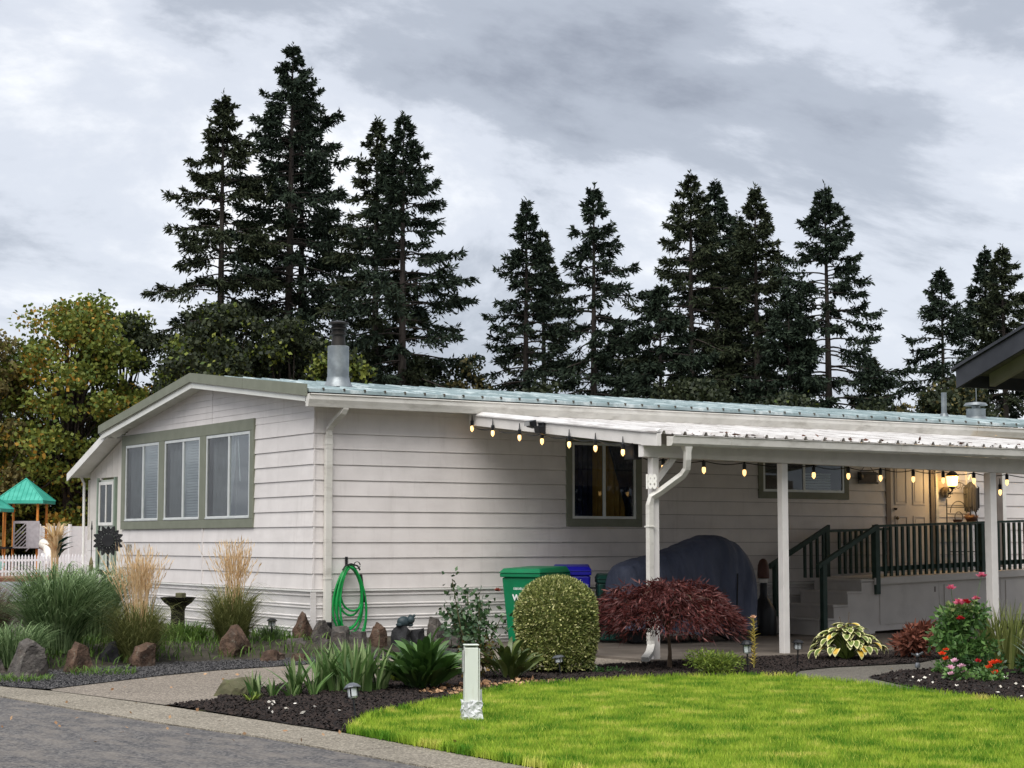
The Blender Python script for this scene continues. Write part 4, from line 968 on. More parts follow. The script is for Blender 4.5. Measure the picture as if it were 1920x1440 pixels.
# ================================================================== ROCKS
M_rb = mat('brown_rock', S(64,50,41), S(98,77,63), rough=.9, scale=7, detail=10, bump=1., bscale=26, bdist=.03); dirt(M_rb, S(128,124,112), .6, 11, .58, .68, coords='Object'); dirt(M_rb, S(74,70,66), .7, 4, .5, .7, coords='Object')
M_rg = mat('grey_basalt', S(70,66,63), S(96,91,87), rough=.9, scale=7, detail=10, bump=1., bscale=26, bdist=.03); dirt(M_rg, S(134,132,122), .6, 11, .58, .68, coords='Object'); dirt(M_rg, S(104,80,62), .5, 3, .52, .72, coords='Object')
M_rd = mat('dark_lava_rock', S(34,34,36), S(54,54,56), rough=.95, scale=8, detail=8, bump=.8, bscale=22, bdist=.02)
M_rm = mat('mossy_rock', S(84,84,62), S(104,98,78), rough=.95, scale=5, detail=8, bump=.5, bscale=20, bdist=.02); dirt(M_rm, S(92,108,52), .7, 4, .48, .7, coords='Object')
def rock(label, loc, w, d, h, m, seed, rz=0., taper=.6, group='garden rocks', tilt=0.):
    r = random.Random(seed); bm = bmesh.new(); bmesh.ops.create_cube(bm, size=1)
    for v in bm.verts:
        s = taper if v.co.z > 0 else 1
        v.co = Vector((v.co.x*w*s, v.co.y*d*s, (v.co.z+.5)*h))
    for i in range(7):
        n = Vector((r.uniform(-1,1), r.uniform(-1,1), r.uniform(-.15,1))).normalized()
        c = Vector((n.x*w*.5, n.y*d*.5, h*.5+n.z*h*.5))*r.uniform(.80,1.0)
        g = bm.verts[:]+bm.edges[:]+bm.faces[:]
        res = bmesh.ops.bisect_plane(bm, geom=g, plane_co=c, plane_no=n, clear_outer=True)
        ed = [e for e in res['geom_cut'] if isinstance(e, bmesh.types.BMEdge)]
        if ed:
            try: bmesh.ops.contextual_create(bm, geom=ed)
            except Exception: pass
    bmesh.ops.triangulate(bm, faces=bm.faces)
    bmesh.ops.subdivide_edges(bm, edges=bm.edges, cuts=2, use_grid_fill=True)
    from mathutils import noise
    for v in bm.verts:
        q = v.co*7+Vector((seed*3.1,0,0)); dn = noise.noise_vector(q)*.07*max(w,h)+noise.noise_vector(q*3)*.03*max(w,h); v.co += dn
    me = bpy.data.meshes.new('rock'); bm.to_mesh(me); bm.free(); me.materials.append(m)
    o = link('rock', me); o.location = (loc[0], loc[1], loc[2]-.05); o.rotation_euler = (0, tilt, rz)
    return tag(o, label, 'rock', group)
rock('large grey-brown pointed rock at the left gravel edge', (-4.93,-2.75,.03), .46,.32,.50, M_rg, 3, .3, .35)
rock('dark rock cut off by the left picture edge', (-5.16,-1.95,.05), .34,.3,.36, M_rg, 4, .3, .5)
rock('forked brown rock below the big green grass', (-4.18,-2.25,.03), .33,.22,.45, M_rb, 9, .5, .45)
rock('squared brown rock in front of the first feathery grass', (-3.22,-1.78,.03), .31,.22,.38, M_rb, 12, .5, .92)
rock('small black lava rock left of the squared brown rock', (-3.45,-1.30,.05), .2,.18,.32, M_rd, 14, .2, .6)
rock('wide brown rock in front of the second feathery grass', (-1.62,-1.0,.08), .46,.3,.42, M_rb, 21, .6, .55)
rock('tall brown standing rock at the house corner', (-.22,-.16,.15), .36,.22,.50, M_rb, 26, .55, .55)
rock('flat rust-brown slab lying on the gravel', (-1.40,-1.68,.06), .44,.22,.15, M_rb, 31, .75, .9)
rock('small flat brown stone right of the slab', (-1.12,-1.95,.05), .28,.2,.14, M_rb, 33, .6, .6)
pile = [(.02,-.25,.16,.26,.22,.24,M_rg,40),(.22,-.45,.13,.3,.24,.2,M_rg,41),(.06,-.72,.1,.32,.26,.24,M_rg,42),(-.25,-.85,.1,.34,.2,.14,M_rg,43),(-.15,-1.15,.07,.26,.2,.16,M_rg,44),(.28,-.85,.1,.26,.24,.18,M_rg,45),(-.55,-.62,.13,.34,.16,.1,M_rg,46)]
pl_lab = ['grey rock at the foot of the corner downspout','grey rock under the right of the downspout','round grey rock in the middle of the corner rock pile','long flat grey stone along the corner rock pile','low grey stone at the front of the corner rock pile','grey stone in the corner rock pile just left of the hose end','thin flat grey stone left of the corner rock pile']
for q, lb in zip(pile, pl_lab): rock(lb, (q[0],q[1],q[2]+.03), q[3]*1.15, q[4], q[5]*1.35, q[6], q[7], q[7]*.4, .6)
rock('pointed orange-brown rock right of the hose', (.62,-.85,.12), .27,.2,.40, M_rb, 50, .5, .45)
rock('square dark brown rock carrying the little frog ornament', (1.04,-.78,.14), .29,.22,.33, M_rd, 53, .5, .9)
rock('low rounded dark rock behind the leafy plant', (1.28,-.72,.15), .24,.2,.26, M_rd, 55, .5, .8)
rock('tall rounded brown rock behind the leafy plant', (1.62,-.70,.15), .26,.22,.40, M_rg, 57, .5, .6)
rock('squat brown rock beside the rose stems', (1.92,-.75,.15), .30,.24,.34, M_rg, 59, .5, .7)
rock('moss-covered boulder at the tip of the iris bed', (-3.92,-6.18,.03), .36,.34,.24, M_rm, 61, .4, .7)
rock('brown stone tucked behind the iris leaves', (-2.45,-5.45,.03), .4,.3,.26, M_rb, 64, .6, .5)
fg = thing('frog_ornament', 'small dark frog-like ornament sitting on a square rock', 'ornament', (1.04,-.80,.37))
M_frog = mat('dark_teal_resin', S(40,54,60), S(58,72,76), rough=.5)
MB().sph((0,0,.07), .10, 12, 8, (1,.8,.8)).build('body', M_frog, fg, smooth=True); MB().sph((.08,-.06,.10), .06, 10, 6).build('head', M_frog, fg, smooth=True)
for q in (-.03, .03): MB().sph((.10+q,-.07,.155), .022, 8, 5).build('eye', M_frog, fg, smooth=True)
for q in (-1, 1): MB().sph((q*.09,-.03,.03), .05, 8, 5, (.8,1.2,.6)).build('leg', M_frog, fg, smooth=True)

# ================================================================== GRASSES AND PLANTS
def clump(name, label, loc, specs, cat='grass', group=None, extra=None):
    t = thing(name, label, cat, loc, 0, group)
    for s in specs:
        n = s['n']; A = rng.uniform(0, 2*np.pi, n); r0 = np.sqrt(rng.uniform(0, 1, n))*s.get('base', .12)
        B = rng.uniform(0, 2*np.pi, n)
        P = np.c_[r0*np.cos(B), r0*np.sin(B), np.zeros(n)-.02]
        A = np.where(rng.random(n) < .7, B+rng.normal(0,.5,n), A)
        h = rng.uniform(*s['h'], n); rc = rng.uniform(*s['r'], n)
        V, F = blades(P, A, h, rc, rng.uniform(*s['w'], n), k=s.get('k', 5), droop=rng.uniform(*s.get('droop', (1.5, 2.4)), n))
        npmesh(s['name'], V, F, s['m'], t)
    return t
M_gg = mat('miscanthus_blade', S(50,82,38), S(98,134,72), rough=.6, island=True, lo=0, hi=1, trans=.25, third=S(150,172,122))
M_go = mat('olive_blade', S(82,92,48), S(146,148,92), rough=.65, island=True, lo=0, hi=1, trans=.25)
M_gs = mat('straw_stem', S(194,162,118), S(234,208,168), rough=.8, island=True, lo=0, hi=1, trans=.2)
M_gr = mat('bronze_blade', S(98,84,74), S(140,122,104), rough=.7, island=True, lo=0, hi=1, trans=.2)
M_gf = mat('fresh_green_leaf', S(66,98,38), S(112,142,64), rough=.6, island=True, lo=0, hi=1, trans=.3)
gl = lambda x, y: (x, y, float(gz(x, y)))
clump('ornamental_grass', 'big fountain of fresh green grass left of the feathery grasses', gl(-3.95,-.75), [dict(name='blades', n=1900, h=(.45,1.0), r=(.15,1.0), w=(.010,.018), m=M_gg, base=.28, k=7, droop=(1.8,3.2))])
clump('ornamental_grass', 'smaller dark green grass mound behind the big green grass', gl(-2.9,.9), [dict(name='blades', n=1200, h=(.5,1.0), r=(.15,.9), w=(.008,.016), m=M_gg, base=.3, k=6, droop=(1.8,3.0))])
clump('ornamental_grass', 'bronze-tinted arching grass at the left picture edge', gl(-4.55,.55), [dict(name='blades', n=1300, h=(.35,.8), r=(.2,.9), w=(.006,.012), m=M_gr, base=.3, k=6, droop=(1.8,3.2)), dict(name='green_blades', n=350, h=(.3,.6), r=(.2,.6), w=(.006,.012), m=M_gg, base=.2)])
clump('ornamental_grass', 'low green grass beside the left grey rock', gl(-4.75,-1.6), [dict(name='blades', n=800, h=(.2,.5), r=(.1,.6), w=(.008,.014), m=M_gg, base=.3, k=6, droop=(1.8,3.0))])
def reed(label, loc, n=150, tall=1.35):
    t = clump('feather_reed_grass', label, loc, [dict(name='blades', n=1900, h=(.22,.68), r=(.1,.72), w=(.005,.010), m=M_go, base=.2, k=7, droop=(1.8,3.6))])
    A = rng.uniform(0,2*np.pi,n); r0 = np.sqrt(rng.uniform(0,1,n))*.12; B = rng.uniform(0,2*np.pi,n); P = np.c_[r0*np.cos(B), r0*np.sin(B), np.zeros(n)]
    h = rng.uniform(.75,1.0,n)*tall; rc = rng.uniform(.05,.55,n)*rng.uniform(.3,1,n); V, F = blades(P, A, h, rc, .010, k=4, droop=1.1)
    npmesh('stems', V, F, M_gs, t)
    # feathery seed heads near each tip
    C = V.reshape(n, 5, 2, 3).mean(2); a = C[:, 3]; b = C[:, 4]; q = 9
    tt = np.linspace(-.1, 1.0, q)[None, :, None]; base = (a[:, None]+(b-a)[:, None]*tt).reshape(-1, 3)
    D = np.repeat(norm(b-a), q, 0)+rng.normal(0,.18,(n*q,3)); V2, F2 = leaves(base, D, rng.uniform(.06,.13,n*q), rng.uniform(.008,.016,n*q))
    npmesh('seed_heads', V2, F2, M_gs, t)
    return t
reed('feathery straw-coloured reed grass below the left window edge', gl(-3.05,-1.25), 130, 1.42)
reed('feathery straw-coloured reed grass right of the birdbath', gl(-1.28,-.15), 105, 1.36)
clump('ornamental_grass', 'fresh low green weeds at the foot of the birdbath', gl(-1.75,.55), [dict(name='blades', n=420, h=(.1,.3), r=(.05,.3), w=(.012,.022), m=M_gf, base=.35)])
clump('ornamental_grass', 'dark grass tuft behind the little black path light', gl(-.55,.12), [dict(name='blades', n=240, h=(.1,.25), r=(.05,.28), w=(.008,.014), m=M_gg, base=.15)])
clump('ornamental_grass', 'bright green tufts on the gravel by the forked rock', (-4.05,-2.7,.03), [dict(name='blades', n=200, h=(.04,.12), r=(.02,.14), w=(.008,.014), m=M_gf, base=.4)])
clump('ornamental_grass', 'bright green grass patch on the gravel at far left', (-5.15,-3.15,.03), [dict(name='blades', n=260, h=(.04,.1), r=(.02,.12), w=(.008,.014), m=M_gf, base=.36)])
# low weeds covering the bed between the grasses
n = 2600; X = rng.uniform(-5.4,-.1,n); Yw = yb(X)+rng.uniform(.25,3.2,n)**1.0; keep = (Yw < 7)&(rng.random(n) < .9); X, Yw = X[keep], Yw[keep]; n = len(X)
V, F = blades(np.c_[X,Yw,gz(X,Yw)], rng.uniform(0,6.28,n), rng.uniform(.04,.16,n), rng.uniform(.03,.16,n), rng.uniform(.008,.018,n), k=3, droop=2.)
tag(npmesh('bed_weeds', V, F, M_gf), 'low green weeds covering the bed along the house', 'weeds', kind='stuff')
# white flower cluster
wf = thing('white_flowers', 'cluster of small white flowers behind the green grass', 'flowers', gl(-1.9,3.2))
n = 240; th = rng.uniform(0,2*np.pi,n); ph = rng.uniform(0,1,n); P = np.c_[.28*np.cos(th)*np.sqrt(ph), .28*np.sin(th)*np.sqrt(ph), .58+.10*(1-ph)+rng.normal(0,.03,n)]
V, F = leaves(P, rng.normal(size=(n,3))+np.array([0,0,.5]), rng.uniform(.04,.07,n), rng.uniform(.03,.05,n)); npmesh('petals', V, F, mat('cream_petal', S(226,222,200), S(242,240,226), rough=.7, island=True, lo=0, hi=1), wf)
n = 160; V, F = blades(np.c_[rng.normal(0,.06,(n,2)), np.zeros(n)], rng.uniform(0,6.28,n), rng.uniform(.35,.62,n), rng.uniform(.0,.28,n), .014, k=4); npmesh('leaves', V, F, M_gg, wf)

# ---- leafy shrubs
def leafball(t, name, m, n, cen, rad, L, W, hollow=.75, up=.3, floor=None):
    d = norm(rng.normal(size=(n,3))); r = rng.uniform(hollow,1,n)[:, None]
    P = np.array(cen)+d*r*np.array(rad)
    if floor is not None: P = P[P[:,2] > floor]; d = d[:len(P)]
    m_ = len(P); D = norm(P-np.array(cen))*.8+rng.normal(0,.55,(m_,3))+np.array([0,0,up])
    V, F = leaves(P, D, rng.uniform(*L, m_), rng.uniform(*W, m_)); return tag(npmesh(name, V, F, m, t), kind='stuff')
def stems(t, pts_list, r, m, name='stem'):
    for pts in pts_list: MB().tube(pts, [r*(1-.6*i/(len(pts)-1)) for i in range(len(pts))], 6).build(name, m, t)
M_bark = mat('twig_bark', S(78,64,52), S(104,88,74), rough=.9, scale=12)
# clipped variegated globe
bx = thing('clipped_shrub', 'clipped barrel-shaped variegated shrub in front of the bins', 'shrub', (.58,-5.32,.03))
M_var = mat('variegated_leaf', S(66,84,40), S(146,152,84), rough=.55, island=True, lo=0, hi=.8, trans=.2, third=S(216,212,152))
n = 19000; u = rng.uniform(-.92,1,n); th = rng.uniform(0,2*np.pi,n)
prof_r = np.where(u > .15, np.sqrt(np.clip(1-((u-.15)/.85)**2.4,0,1)), 1-.12*((.15-u)/1.07)**2)
w_ = prof_r+.12; keep = rng.random(n) < w_; u, th, prof_r = u[keep], th[keep], prof_r[keep]; n = len(u)
rr = (.475*prof_r)*rng.uniform(.9,1.02,n)*(1+.025*np.sin(th*5+u*7)); P = np.c_[rr*np.cos(th), rr*np.sin(th), .56+.55*u]
D = np.c_[np.cos(th)*prof_r, np.sin(th)*prof_r, np.clip(u,0,1)**2*1.5]+rng.normal(0,.6,(n,3))
V, F = leaves(P, D, rng.uniform(.030,.052,n), rng.uniform(.016,.026,n), .15)
# flush of top shoots
k2 = 2600; a = rng.uniform(0,2*np.pi,k2); q = np.sqrt(rng.uniform(0,1,k2)); P2 = np.c_[.46*q*np.cos(a), .46*q*np.sin(a), .56+.55*(.15+.85*np.sqrt(np.clip(1-q**2.4,0,1)))]
V2, F2 = leaves(P2, rng.normal(0,.4,(k2,3))+np.array([0,0,1]), rng.uniform(.03,.055,k2), .018, .15)
k3 = 260; i3 = rng.integers(0, len(P), k3); V3, F3 = leaves(P[i3], D[i3]+rng.normal(0,.3,(k3,3)), rng.uniform(.06,.10,k3), .016, .1)
npmesh('foliage', *catV((V,F),(V2,F2),(V3,F3)), M_var, bx)
b = MB()
for i in range(26):
    a = rng.uniform(0,6.28); r = rng.uniform(.1,.38); b.tube([(0,0,.0),(r*.4*math.cos(a),r*.4*math.sin(a),.3),(r*math.cos(a),r*math.sin(a),rng.uniform(.4,.95))], [.02,.012,.005], 5)
b.build('branches', M_bark, bx)
MB().lathe([(.1,.06),(.40,.16),(.43,.5),(.40,.78),(.25,.98),(.03,1.04)], 18).build('inner_growth', M_var, bx)
# weeping laceleaf maple
mp2 = thing('laceleaf_maple', 'small weeping dark red laceleaf maple before the corner post', 'tree', (2.12,-5.50,.03))
stems(mp2, [[(0,0,0),(.01,0,.2),(-.01,.01,.45)]], .035, M_bark, 'trunk')
bl = []
for i in range(26):
    a = 6.28*i/26+rng.uniform(-.1,.1); R0 = rng.uniform(.6,.95); zt = rng.uniform(.75,1.0)
    bl.append([(-.01,.01,.44),(R0*.3*math.cos(a),R0*.25*math.sin(a),zt),(R0*.65*math.cos(a),R0*.5*math.sin(a),zt*.93),(R0*.95*math.cos(a),R0*.75*math.sin(a),zt*.62)])
b = MB()
for q in bl: b.tube(q, [.014,.010,.007,.003], 5)
b.build('limbs', M_bark, mp2)
M_lace = mat('laceleaf_leaf', S(58,25,24), S(96,45,41), rough=.5, island=True, lo=0, hi=.9, trans=.2, third=S(138,90,84))
n = 17000; a = rng.uniform(0,2*np.pi,n); q = rng.uniform(0,1,n)**.6
ed = 1+.10*np.sin(a*3+1)+.08*np.sin(a*7+2)+.05*np.sin(a*13)
zr = .99*(1-.40*q**2.6)+.07*np.sin(a*4+q*6)+.05*np.sin(a*11+q*9)
lay = rng.random(n); zz = zr-np.where(lay < .65, rng.uniform(0,.10,n), rng.uniform(0,.32,n)*(.5+.6*q))
rr = q*.99*ed; P = np.c_[rr*np.cos(a), rr*np.sin(a)*.78, zz]
lim = .40+.05*np.sin(a*9); P = P[zz > lim]; a2 = a[zz > lim]; q2 = q[zz > lim]; n = len(P)
D = np.c_[np.cos(a2)*(.3+q2), np.sin(a2)*(.3+q2), -.35-.4*q2]+rng.normal(0,.6,(n,3))
V, F = leaves(P, D, rng.uniform(.04,.15,n), rng.uniform(.008,.022,n)); npmesh('foliage', V, F, M_lace, mp2)
# low green shrub
ls = thing('low_shrub', 'low bright green shrub right of the maple trunk', 'shrub', (1.98,-6.55,.03))
M_lg = mat('yew_green_leaf', S(76,100,34), S(136,152,62), rough=.6, island=True, lo=0, hi=1, trans=.2)
for i in range(9):
    a = rng.uniform(0,6.28); r = rng.uniform(.0,.28); leafball(ls, 'foliage_clump', M_lg, 230, (r*math.cos(a)*1.1, r*math.sin(a)*.8, rng.uniform(.08,.2)), (.17,.15,.13), (.035,.06), (.010,.018), .3, .5)
stems(ls, [[(0,0,0),(.15*math.cos(a),.15*math.sin(a),.2)] for a in range(5)], .012, M_bark)
# hosta
M_hg = mat('hosta_green', S(82,102,44), S(114,128,60), rough=.5, scale=9); M_hc = mat('hosta_cream', S(206,202,140), S(226,222,172), rough=.5, scale=9); M_hy = mat('hosta_yellow', S(198,160,54), S(216,182,84), rough=.5, scale=9)
def bigleaf(b, base, az, reach, rise, L, W, droop, seg=6):
    """Broad pointed leaf on a stalk; returns verts and faces with centre/margin split."""
    V = []; F = []; MI = []
    base = np.array(base); o = np.array([math.cos(az), math.sin(az), 0]); s = np.array([-math.sin(az), math.cos(az), 0]); up = np.array([0,0,1.])
    p0 = base+o*reach+up*rise
    for i in range(seg+1):
        t = i/seg; w = W*math.sin(math.pi*min(1, t*.93+.06))**.75*(1-.25*t)
        c = p0+o*L*t*math.cos(droop*t)+up*L*(.12*t-math.sin(droop*t)*t*.75)
        for k in (-1,-.72,0,.72,1): V.append(c+s*w*k*.5+up*(abs(k)*w*.16-.0))
    for i in range(seg):
        for k in range(4): F.append((i*5+k, (i+1)*5+k, (i+1)*5+k+1, i*5+k+1)); MI.append(1 if k in (0,3) or i == seg-1 else 0)
    return V, F, MI
def hosta(t, n, R0, Hh, L, W, mats, stalk=True, name='leaf', yellow=0.):
    order = []
    for i in range(n):
        q = (i+.5)/n; az = i*2.399+rng.uniform(-.3,.3); reach = R0*(q**.8)*rng.uniform(.75,1.05); rise = Hh*(1-.68*q**1.6)*rng.uniform(.8,1.1)
        V, F, MI = bigleaf(None, (0,0,0), az, reach, rise, rng.uniform(*L), rng.uniform(*W), .25+.75*q)
        ms = mats if rng.random() > yellow else [M_hy, mats[1]]
        o = npmesh(name, np.array(V), np.array(F), None, t, True, ms, MI)
        if stalk: MB().tube([(0,0,0),(reach*.5*math.cos(az),reach*.5*math.sin(az),rise*.7),(reach*math.cos(az),reach*math.sin(az),rise)], .006, 4).build('stalk', mats[0], t)
ho = thing('hosta', 'variegated hosta with cream-edged leaves and some yellow ones', 'plant', (5.0,-5.55,.03))
hosta(ho, 120, .44, .42, (.15,.25), (.09,.135), [M_hg, M_hc], yellow=.14)
for (dx_, hh) in ((.05,.62),(-.12,.56)): MB().tube([(0,0,0),(dx_*.6,0,.4),(dx_,0,hh)], .005, 4).build('flower_stalk', M_bark, ho)
# russet astilbe
asb = thing('russet_foliage_plant', 'russet-brown leafy plant between hosta and pink flowers', 'plant', (5.95,-5.9,.03))
M_rus = mat('russet_leaf', S(92,50,38), S(138,84,66), rough=.7, island=True, lo=0, hi=1, trans=.2)
for i in range(8):
    a = rng.uniform(0,6.28); r = rng.uniform(0,.26); leafball(asb, 'foliage_clump', M_rus, 150, (r*math.cos(a), r*math.sin(a)*.8, rng.uniform(.12,.42)), (.2,.18,.15), (.07,.14), (.02,.045), .2, .2)
stems(asb, [[(0,0,0),(.12*math.cos(a),.12*math.sin(a),.45)] for a in range(6)], .008, M_rus)
# pink flower bush
zb = thing('pink_flower_bush', 'tall leafy bush with pink and red flowers at right', 'flowers', (4.85,-7.65,.03))
M_zl = mat('bush_leaf', S(52,88,40), S(112,148,78), rough=.45, island=True, lo=0, hi=1, trans=.2, spec=.5); M_zt = mat('pale_top_leaf', S(120,146,78), S(170,184,120), rough=.5, island=True, lo=0, hi=1, trans=.3)
for i in range(13):
    a = rng.uniform(0,6.28); r = rng.uniform(0,.30); leafball(zb, 'foliage_clump', M_zl, 150, (r*math.cos(a), r*math.sin(a), .12+.55*i/12), (.2,.2,.14), (.06,.11), (.035,.055), .2, .1)
leafball(zb, 'top_foliage', M_zt, 130, (.05,0,.72), (.26,.24,.10), (.05,.09), (.03,.05), .2, .4)
stems(zb, [[(0,0,0),(.12*math.cos(a),.12*math.sin(a),.4),(.2*math.cos(a),.2*math.sin(a),.75)] for a in range(7)], .008, M_zl)
M_pk = mat('pink_petal', S(222,92,130), S(240,150,172), rough=.5, island=True, lo=0, hi=1, trans=.2); M_rd2 = mat('red_petal', S(180,26,40), S(206,48,60), rough=.5, island=True, lo=0, hi=1, trans=.2)
M_or = mat('orange_red_petal', S(226,70,30), S(244,100,56), rough=.5, island=True, lo=0, hi=1, trans=.2); M_lp = mat('pale_pink_petal', S(224,170,196), S(244,206,222), rough=.5, island=True, lo=0, hi=1, trans=.2)
def blossom(t, c, r, m, k=16, dome=.5, name='flower', stalk=None):
    a = np.linspace(0,2*np.pi,k,endpoint=False)+rng.uniform(0,1); P = np.tile(np.array(c,float),(k,1)); D = np.c_[np.cos(a),np.sin(a),np.full(k,dome*.5)]
    parts = [leaves(P, D, r, r*.6)]
    a2 = a[::2]+.3; P2 = np.tile(np.array(c,float)+np.array([0,0,r*.15]),(len(a2),1)); parts.append(leaves(P2, np.c_[np.cos(a2),np.sin(a2),np.full(len(a2),dome+.5)], r*.75, r*.5))
    o = npmesh(name, *catV(*parts), m, t)
    if stalk: MB().tube([stalk, (Vector(stalk)+Vector(c))/2, c], .004, 4).build('flower_stalk', M_zl, t)
for (dx_, dy_, z_, r, m) in ((-.18,-.06,.98,.07,M_pk),(.30,-.1,1.12,.075,M_pk),(-.12,-.12,.80,.085,M_pk),(-.04,-.16,.81,.07,M_rd2),(.36,.05,.84,.06,M_pk),(-.18,-.2,.62,.06,M_rd2)):
    blossom(zb, (dx_,dy_,z_), r, m, stalk=(dx_*.5,dy_*.5,.5))
# upright striped leaves at right edge
M_sw = mat('sword_leaf', S(96,112,52), S(158,164,98), rough=.55, island=True, lo=0, hi=1, trans=.25)
sw = clump('sword_leaf_plant', 'tall upright sword-leaved plant behind the pink flower bush', (5.6,-7.75,.03), [dict(name='leaves', n=190, h=(.5,.88), r=(.05,.36), w=(.022,.034), m=M_sw, base=.3, droop=(1.0,1.2))], 'plant')
sw = clump('sword_leaf_plant', 'blue-green strappy plant at the right picture edge', (5.55,-8.5,.03), [dict(name='leaves', n=80, h=(.3,.5), r=(.1,.4), w=(.03,.045), m=mat('bluegreen_leaf', S(104,126,104), S(150,168,146), rough=.55, island=True, lo=0, hi=1, trans=.2), base=.25, droop=(1.2,1.7))], 'plant')
def bedder(label, loc, m, fl, lm=M_zl):
    t = thing('bedding_flowers', label, 'flowers', loc, 0, 'low bedding flowers')
    leafball(t, 'foliage', lm, 130, (0,0,.07), (.17,.15,.09), (.04,.07), (.03,.045), .2, .3)
    for (x, y, z_, r) in fl: blossom(t, (x,y,z_), r, m, 10, 1.)
    return t
bedder('orange-red geranium left of the pink flower bush', (4.28,-7.95,.03), M_or, ((-.03,0,.22,.06),(.01,-.02,.16,.06),(.0,-.03,.27,.045)))
bedder('pale pink flowers low in front of the pink bush', (3.52,-8.85,.03), M_lp, ((-.08,0,.14,.06),(.0,.02,.21,.06),(.07,-.02,.15,.06),(.1,-.03,.08,.05),(-.12,-.04,.08,.05)))
bedder('orange-red geranium at the right front of the flower bed', (3.82,-9.1,.03), M_or, ((-.04,0,.15,.06),(.04,.02,.19,.065),(.1,0,.2,.06),(.0,-.05,.09,.06)))
bedder('crimson flower tucked behind the right geranium', (3.92,-8.85,.03), M_rd2, ((-.05,.0,.2,.05),))
bedder('small cream flowers at the right end of the flower bed', (4.05,-9.7,.03), mat('cream_flower', S(232,224,160), S(244,240,200), rough=.6, island=True, lo=0, hi=1), ((.0,0,.09,.04),(.09,.04,.07,.035),(-.1,-.02,.05,.03)))
M_gd = mat('deep_green_leaf', S(30,58,28), S(66,100,48), rough=.4, island=True, lo=0, hi=1, trans=.15, spec=.5)
for j, (x_, y_) in enumerate(((4.55,-8.35),(4.95,-8.7),(4.6,-9.2))):
    t = thing('bedding_plant', ['dark leafy bedding plant under the pink bush','dark leafy bedding plant between bush and strappy plant','dark leafy bedding plant at the right picture edge'][j], 'plant', (x_,y_,.03))
    leafball(t, 'foliage', M_gd, 260, (0,0,.1), (.26,.22,.15), (.05,.09), (.03,.05), .2, .3)
# lily stalk
ly = thing('lily_stalk', 'single tall yellowing lily stalk beside the path lights', 'plant', (2.78,-6.30,.03))
MB().tube([(0,0,0),(.02,0,.35),(.0,0,.62)], .008, 6).build('stem', mat('yellow_stem', S(150,140,70), rough=.7), ly)
n = 62; t_ = np.linspace(.06,.6,n); a = np.arange(n)*2.4; V, F = blades(np.c_[.01*np.cos(a),.01*np.sin(a),t_], a, np.full(n,.03), rng.uniform(.05,.09,n), .022, k=3); npmesh('leaves', V, F, mat('yellow_leaf', S(180,160,70), S(208,190,110), rough=.6, island=True, lo=0, hi=1, trans=.2), ly)
blossom(ly, (0,0,.62), .05, mat('faded_bloom', S(200,160,130), rough=.7), 8, 1.2)
# iris clumps
M_ir = mat('iris_leaf', S(58,90,48), S(108,140,78), rough=.45, island=True, lo=0, hi=.85, trans=.2, third=S(150,168,118))
def iris(label, loc, n, h, spread):
    t = thing('iris_clump', label, 'plant', loc, 0, 'iris clumps by the driveway')
    fans = max(2, n//9)
    for f in range(fans):
        fa = rng.uniform(0,6.28); fr = spread*math.sqrt(rng.uniform(0,1)); c = np.array([fr*math.cos(fa), fr*math.sin(fa), 0]); plane = rng.uniform(0,3.14)
        k = 9; s = np.linspace(-1,1,k)+rng.normal(0,.12,k); A = np.where(s > 0, plane, plane+np.pi)
        V, F = blades(np.tile(c,(k,1))+np.c_[np.cos(plane)*s*.02,np.sin(plane)*s*.02,np.zeros(k)], A, h*rng.uniform(.65,1,k)*(1-.25*np.abs(s)), np.abs(s)*h*rng.uniform(.35,.75,k), .052, k=5, droop=1.12)
        npmesh('leaf_fan', V, F, M_ir, t)
    return t
iris('large clump of grey-green iris beside the dark leafy plant', (-2.72,-6.45,.03), 180, .60, .36)
iris('middle clump of grey-green iris left of the large one', (-3.35,-6.6,.03), 60, .44, .17)
iris('small iris tuft next to the mossy boulder', (-3.88,-6.62,.03), 20, .30, .06)
iris('low sprawling iris between boulder and middle clump', (-3.62,-6.72,.03), 24, .24, .14)
clump('garden_weed', 'small yellow-green weed in front of the iris tuft', (-4.08,-6.95,.03), [dict(name='leaves', n=26, h=(.05,.12), r=(.05,.14), w=(.015,.025), m=M_lg, base=.05)], 'plant')
# dark broad-leaf plant
def broad(name, label, loc, n, h, spread, L, W, m, cat='plant'):
    t = thing(name, label, cat, loc)
    A = rng.uniform(0,2*np.pi,n); q = rng.uniform(0,1,n)**.7; P = np.c_[spread*.35*q*np.cos(A), spread*.35*q*np.sin(A), rng.uniform(0,.5,n)*h*(1-.5*q)]
    # each leaf: folded lance with a bent tip
    V = []; F = []
    for i in range(n):
        az = A[i]; o = np.array([math.cos(az),math.sin(az),0]); s = np.array([-o[1],o[0],0]); el = R_(rng.uniform(45,86)*(1-.38*q[i])); l = rng.uniform(*L); w = rng.uniform(*W); b0 = len(V)
        tw = rng.normal(0,.5); s = s*math.cos(tw)+np.array([0,0,1])*math.sin(tw)
        p = P[i].copy()
        for k in range(7):
            t_ = k/6; e2 = el-.9*t_*t_; ww = w*math.sin(math.pi*min(1,.04+t_*.96))**.8*.5
            V += [p-s*ww, p+np.array([0,0,-.18*ww]), p+s*ww]; p = p+(o*math.cos(e2)+np.array([0,0,1])*math.sin(e2))*l/6
        for k in range(6):
            for j in range(2): F.append((b0+k*3+j, b0+k*3+j+1, b0+(k+1)*3+j+1, b0+(k+1)*3+j))
    npmesh('leaves', np.array(V), np.array(F), m, t, True)
    return t
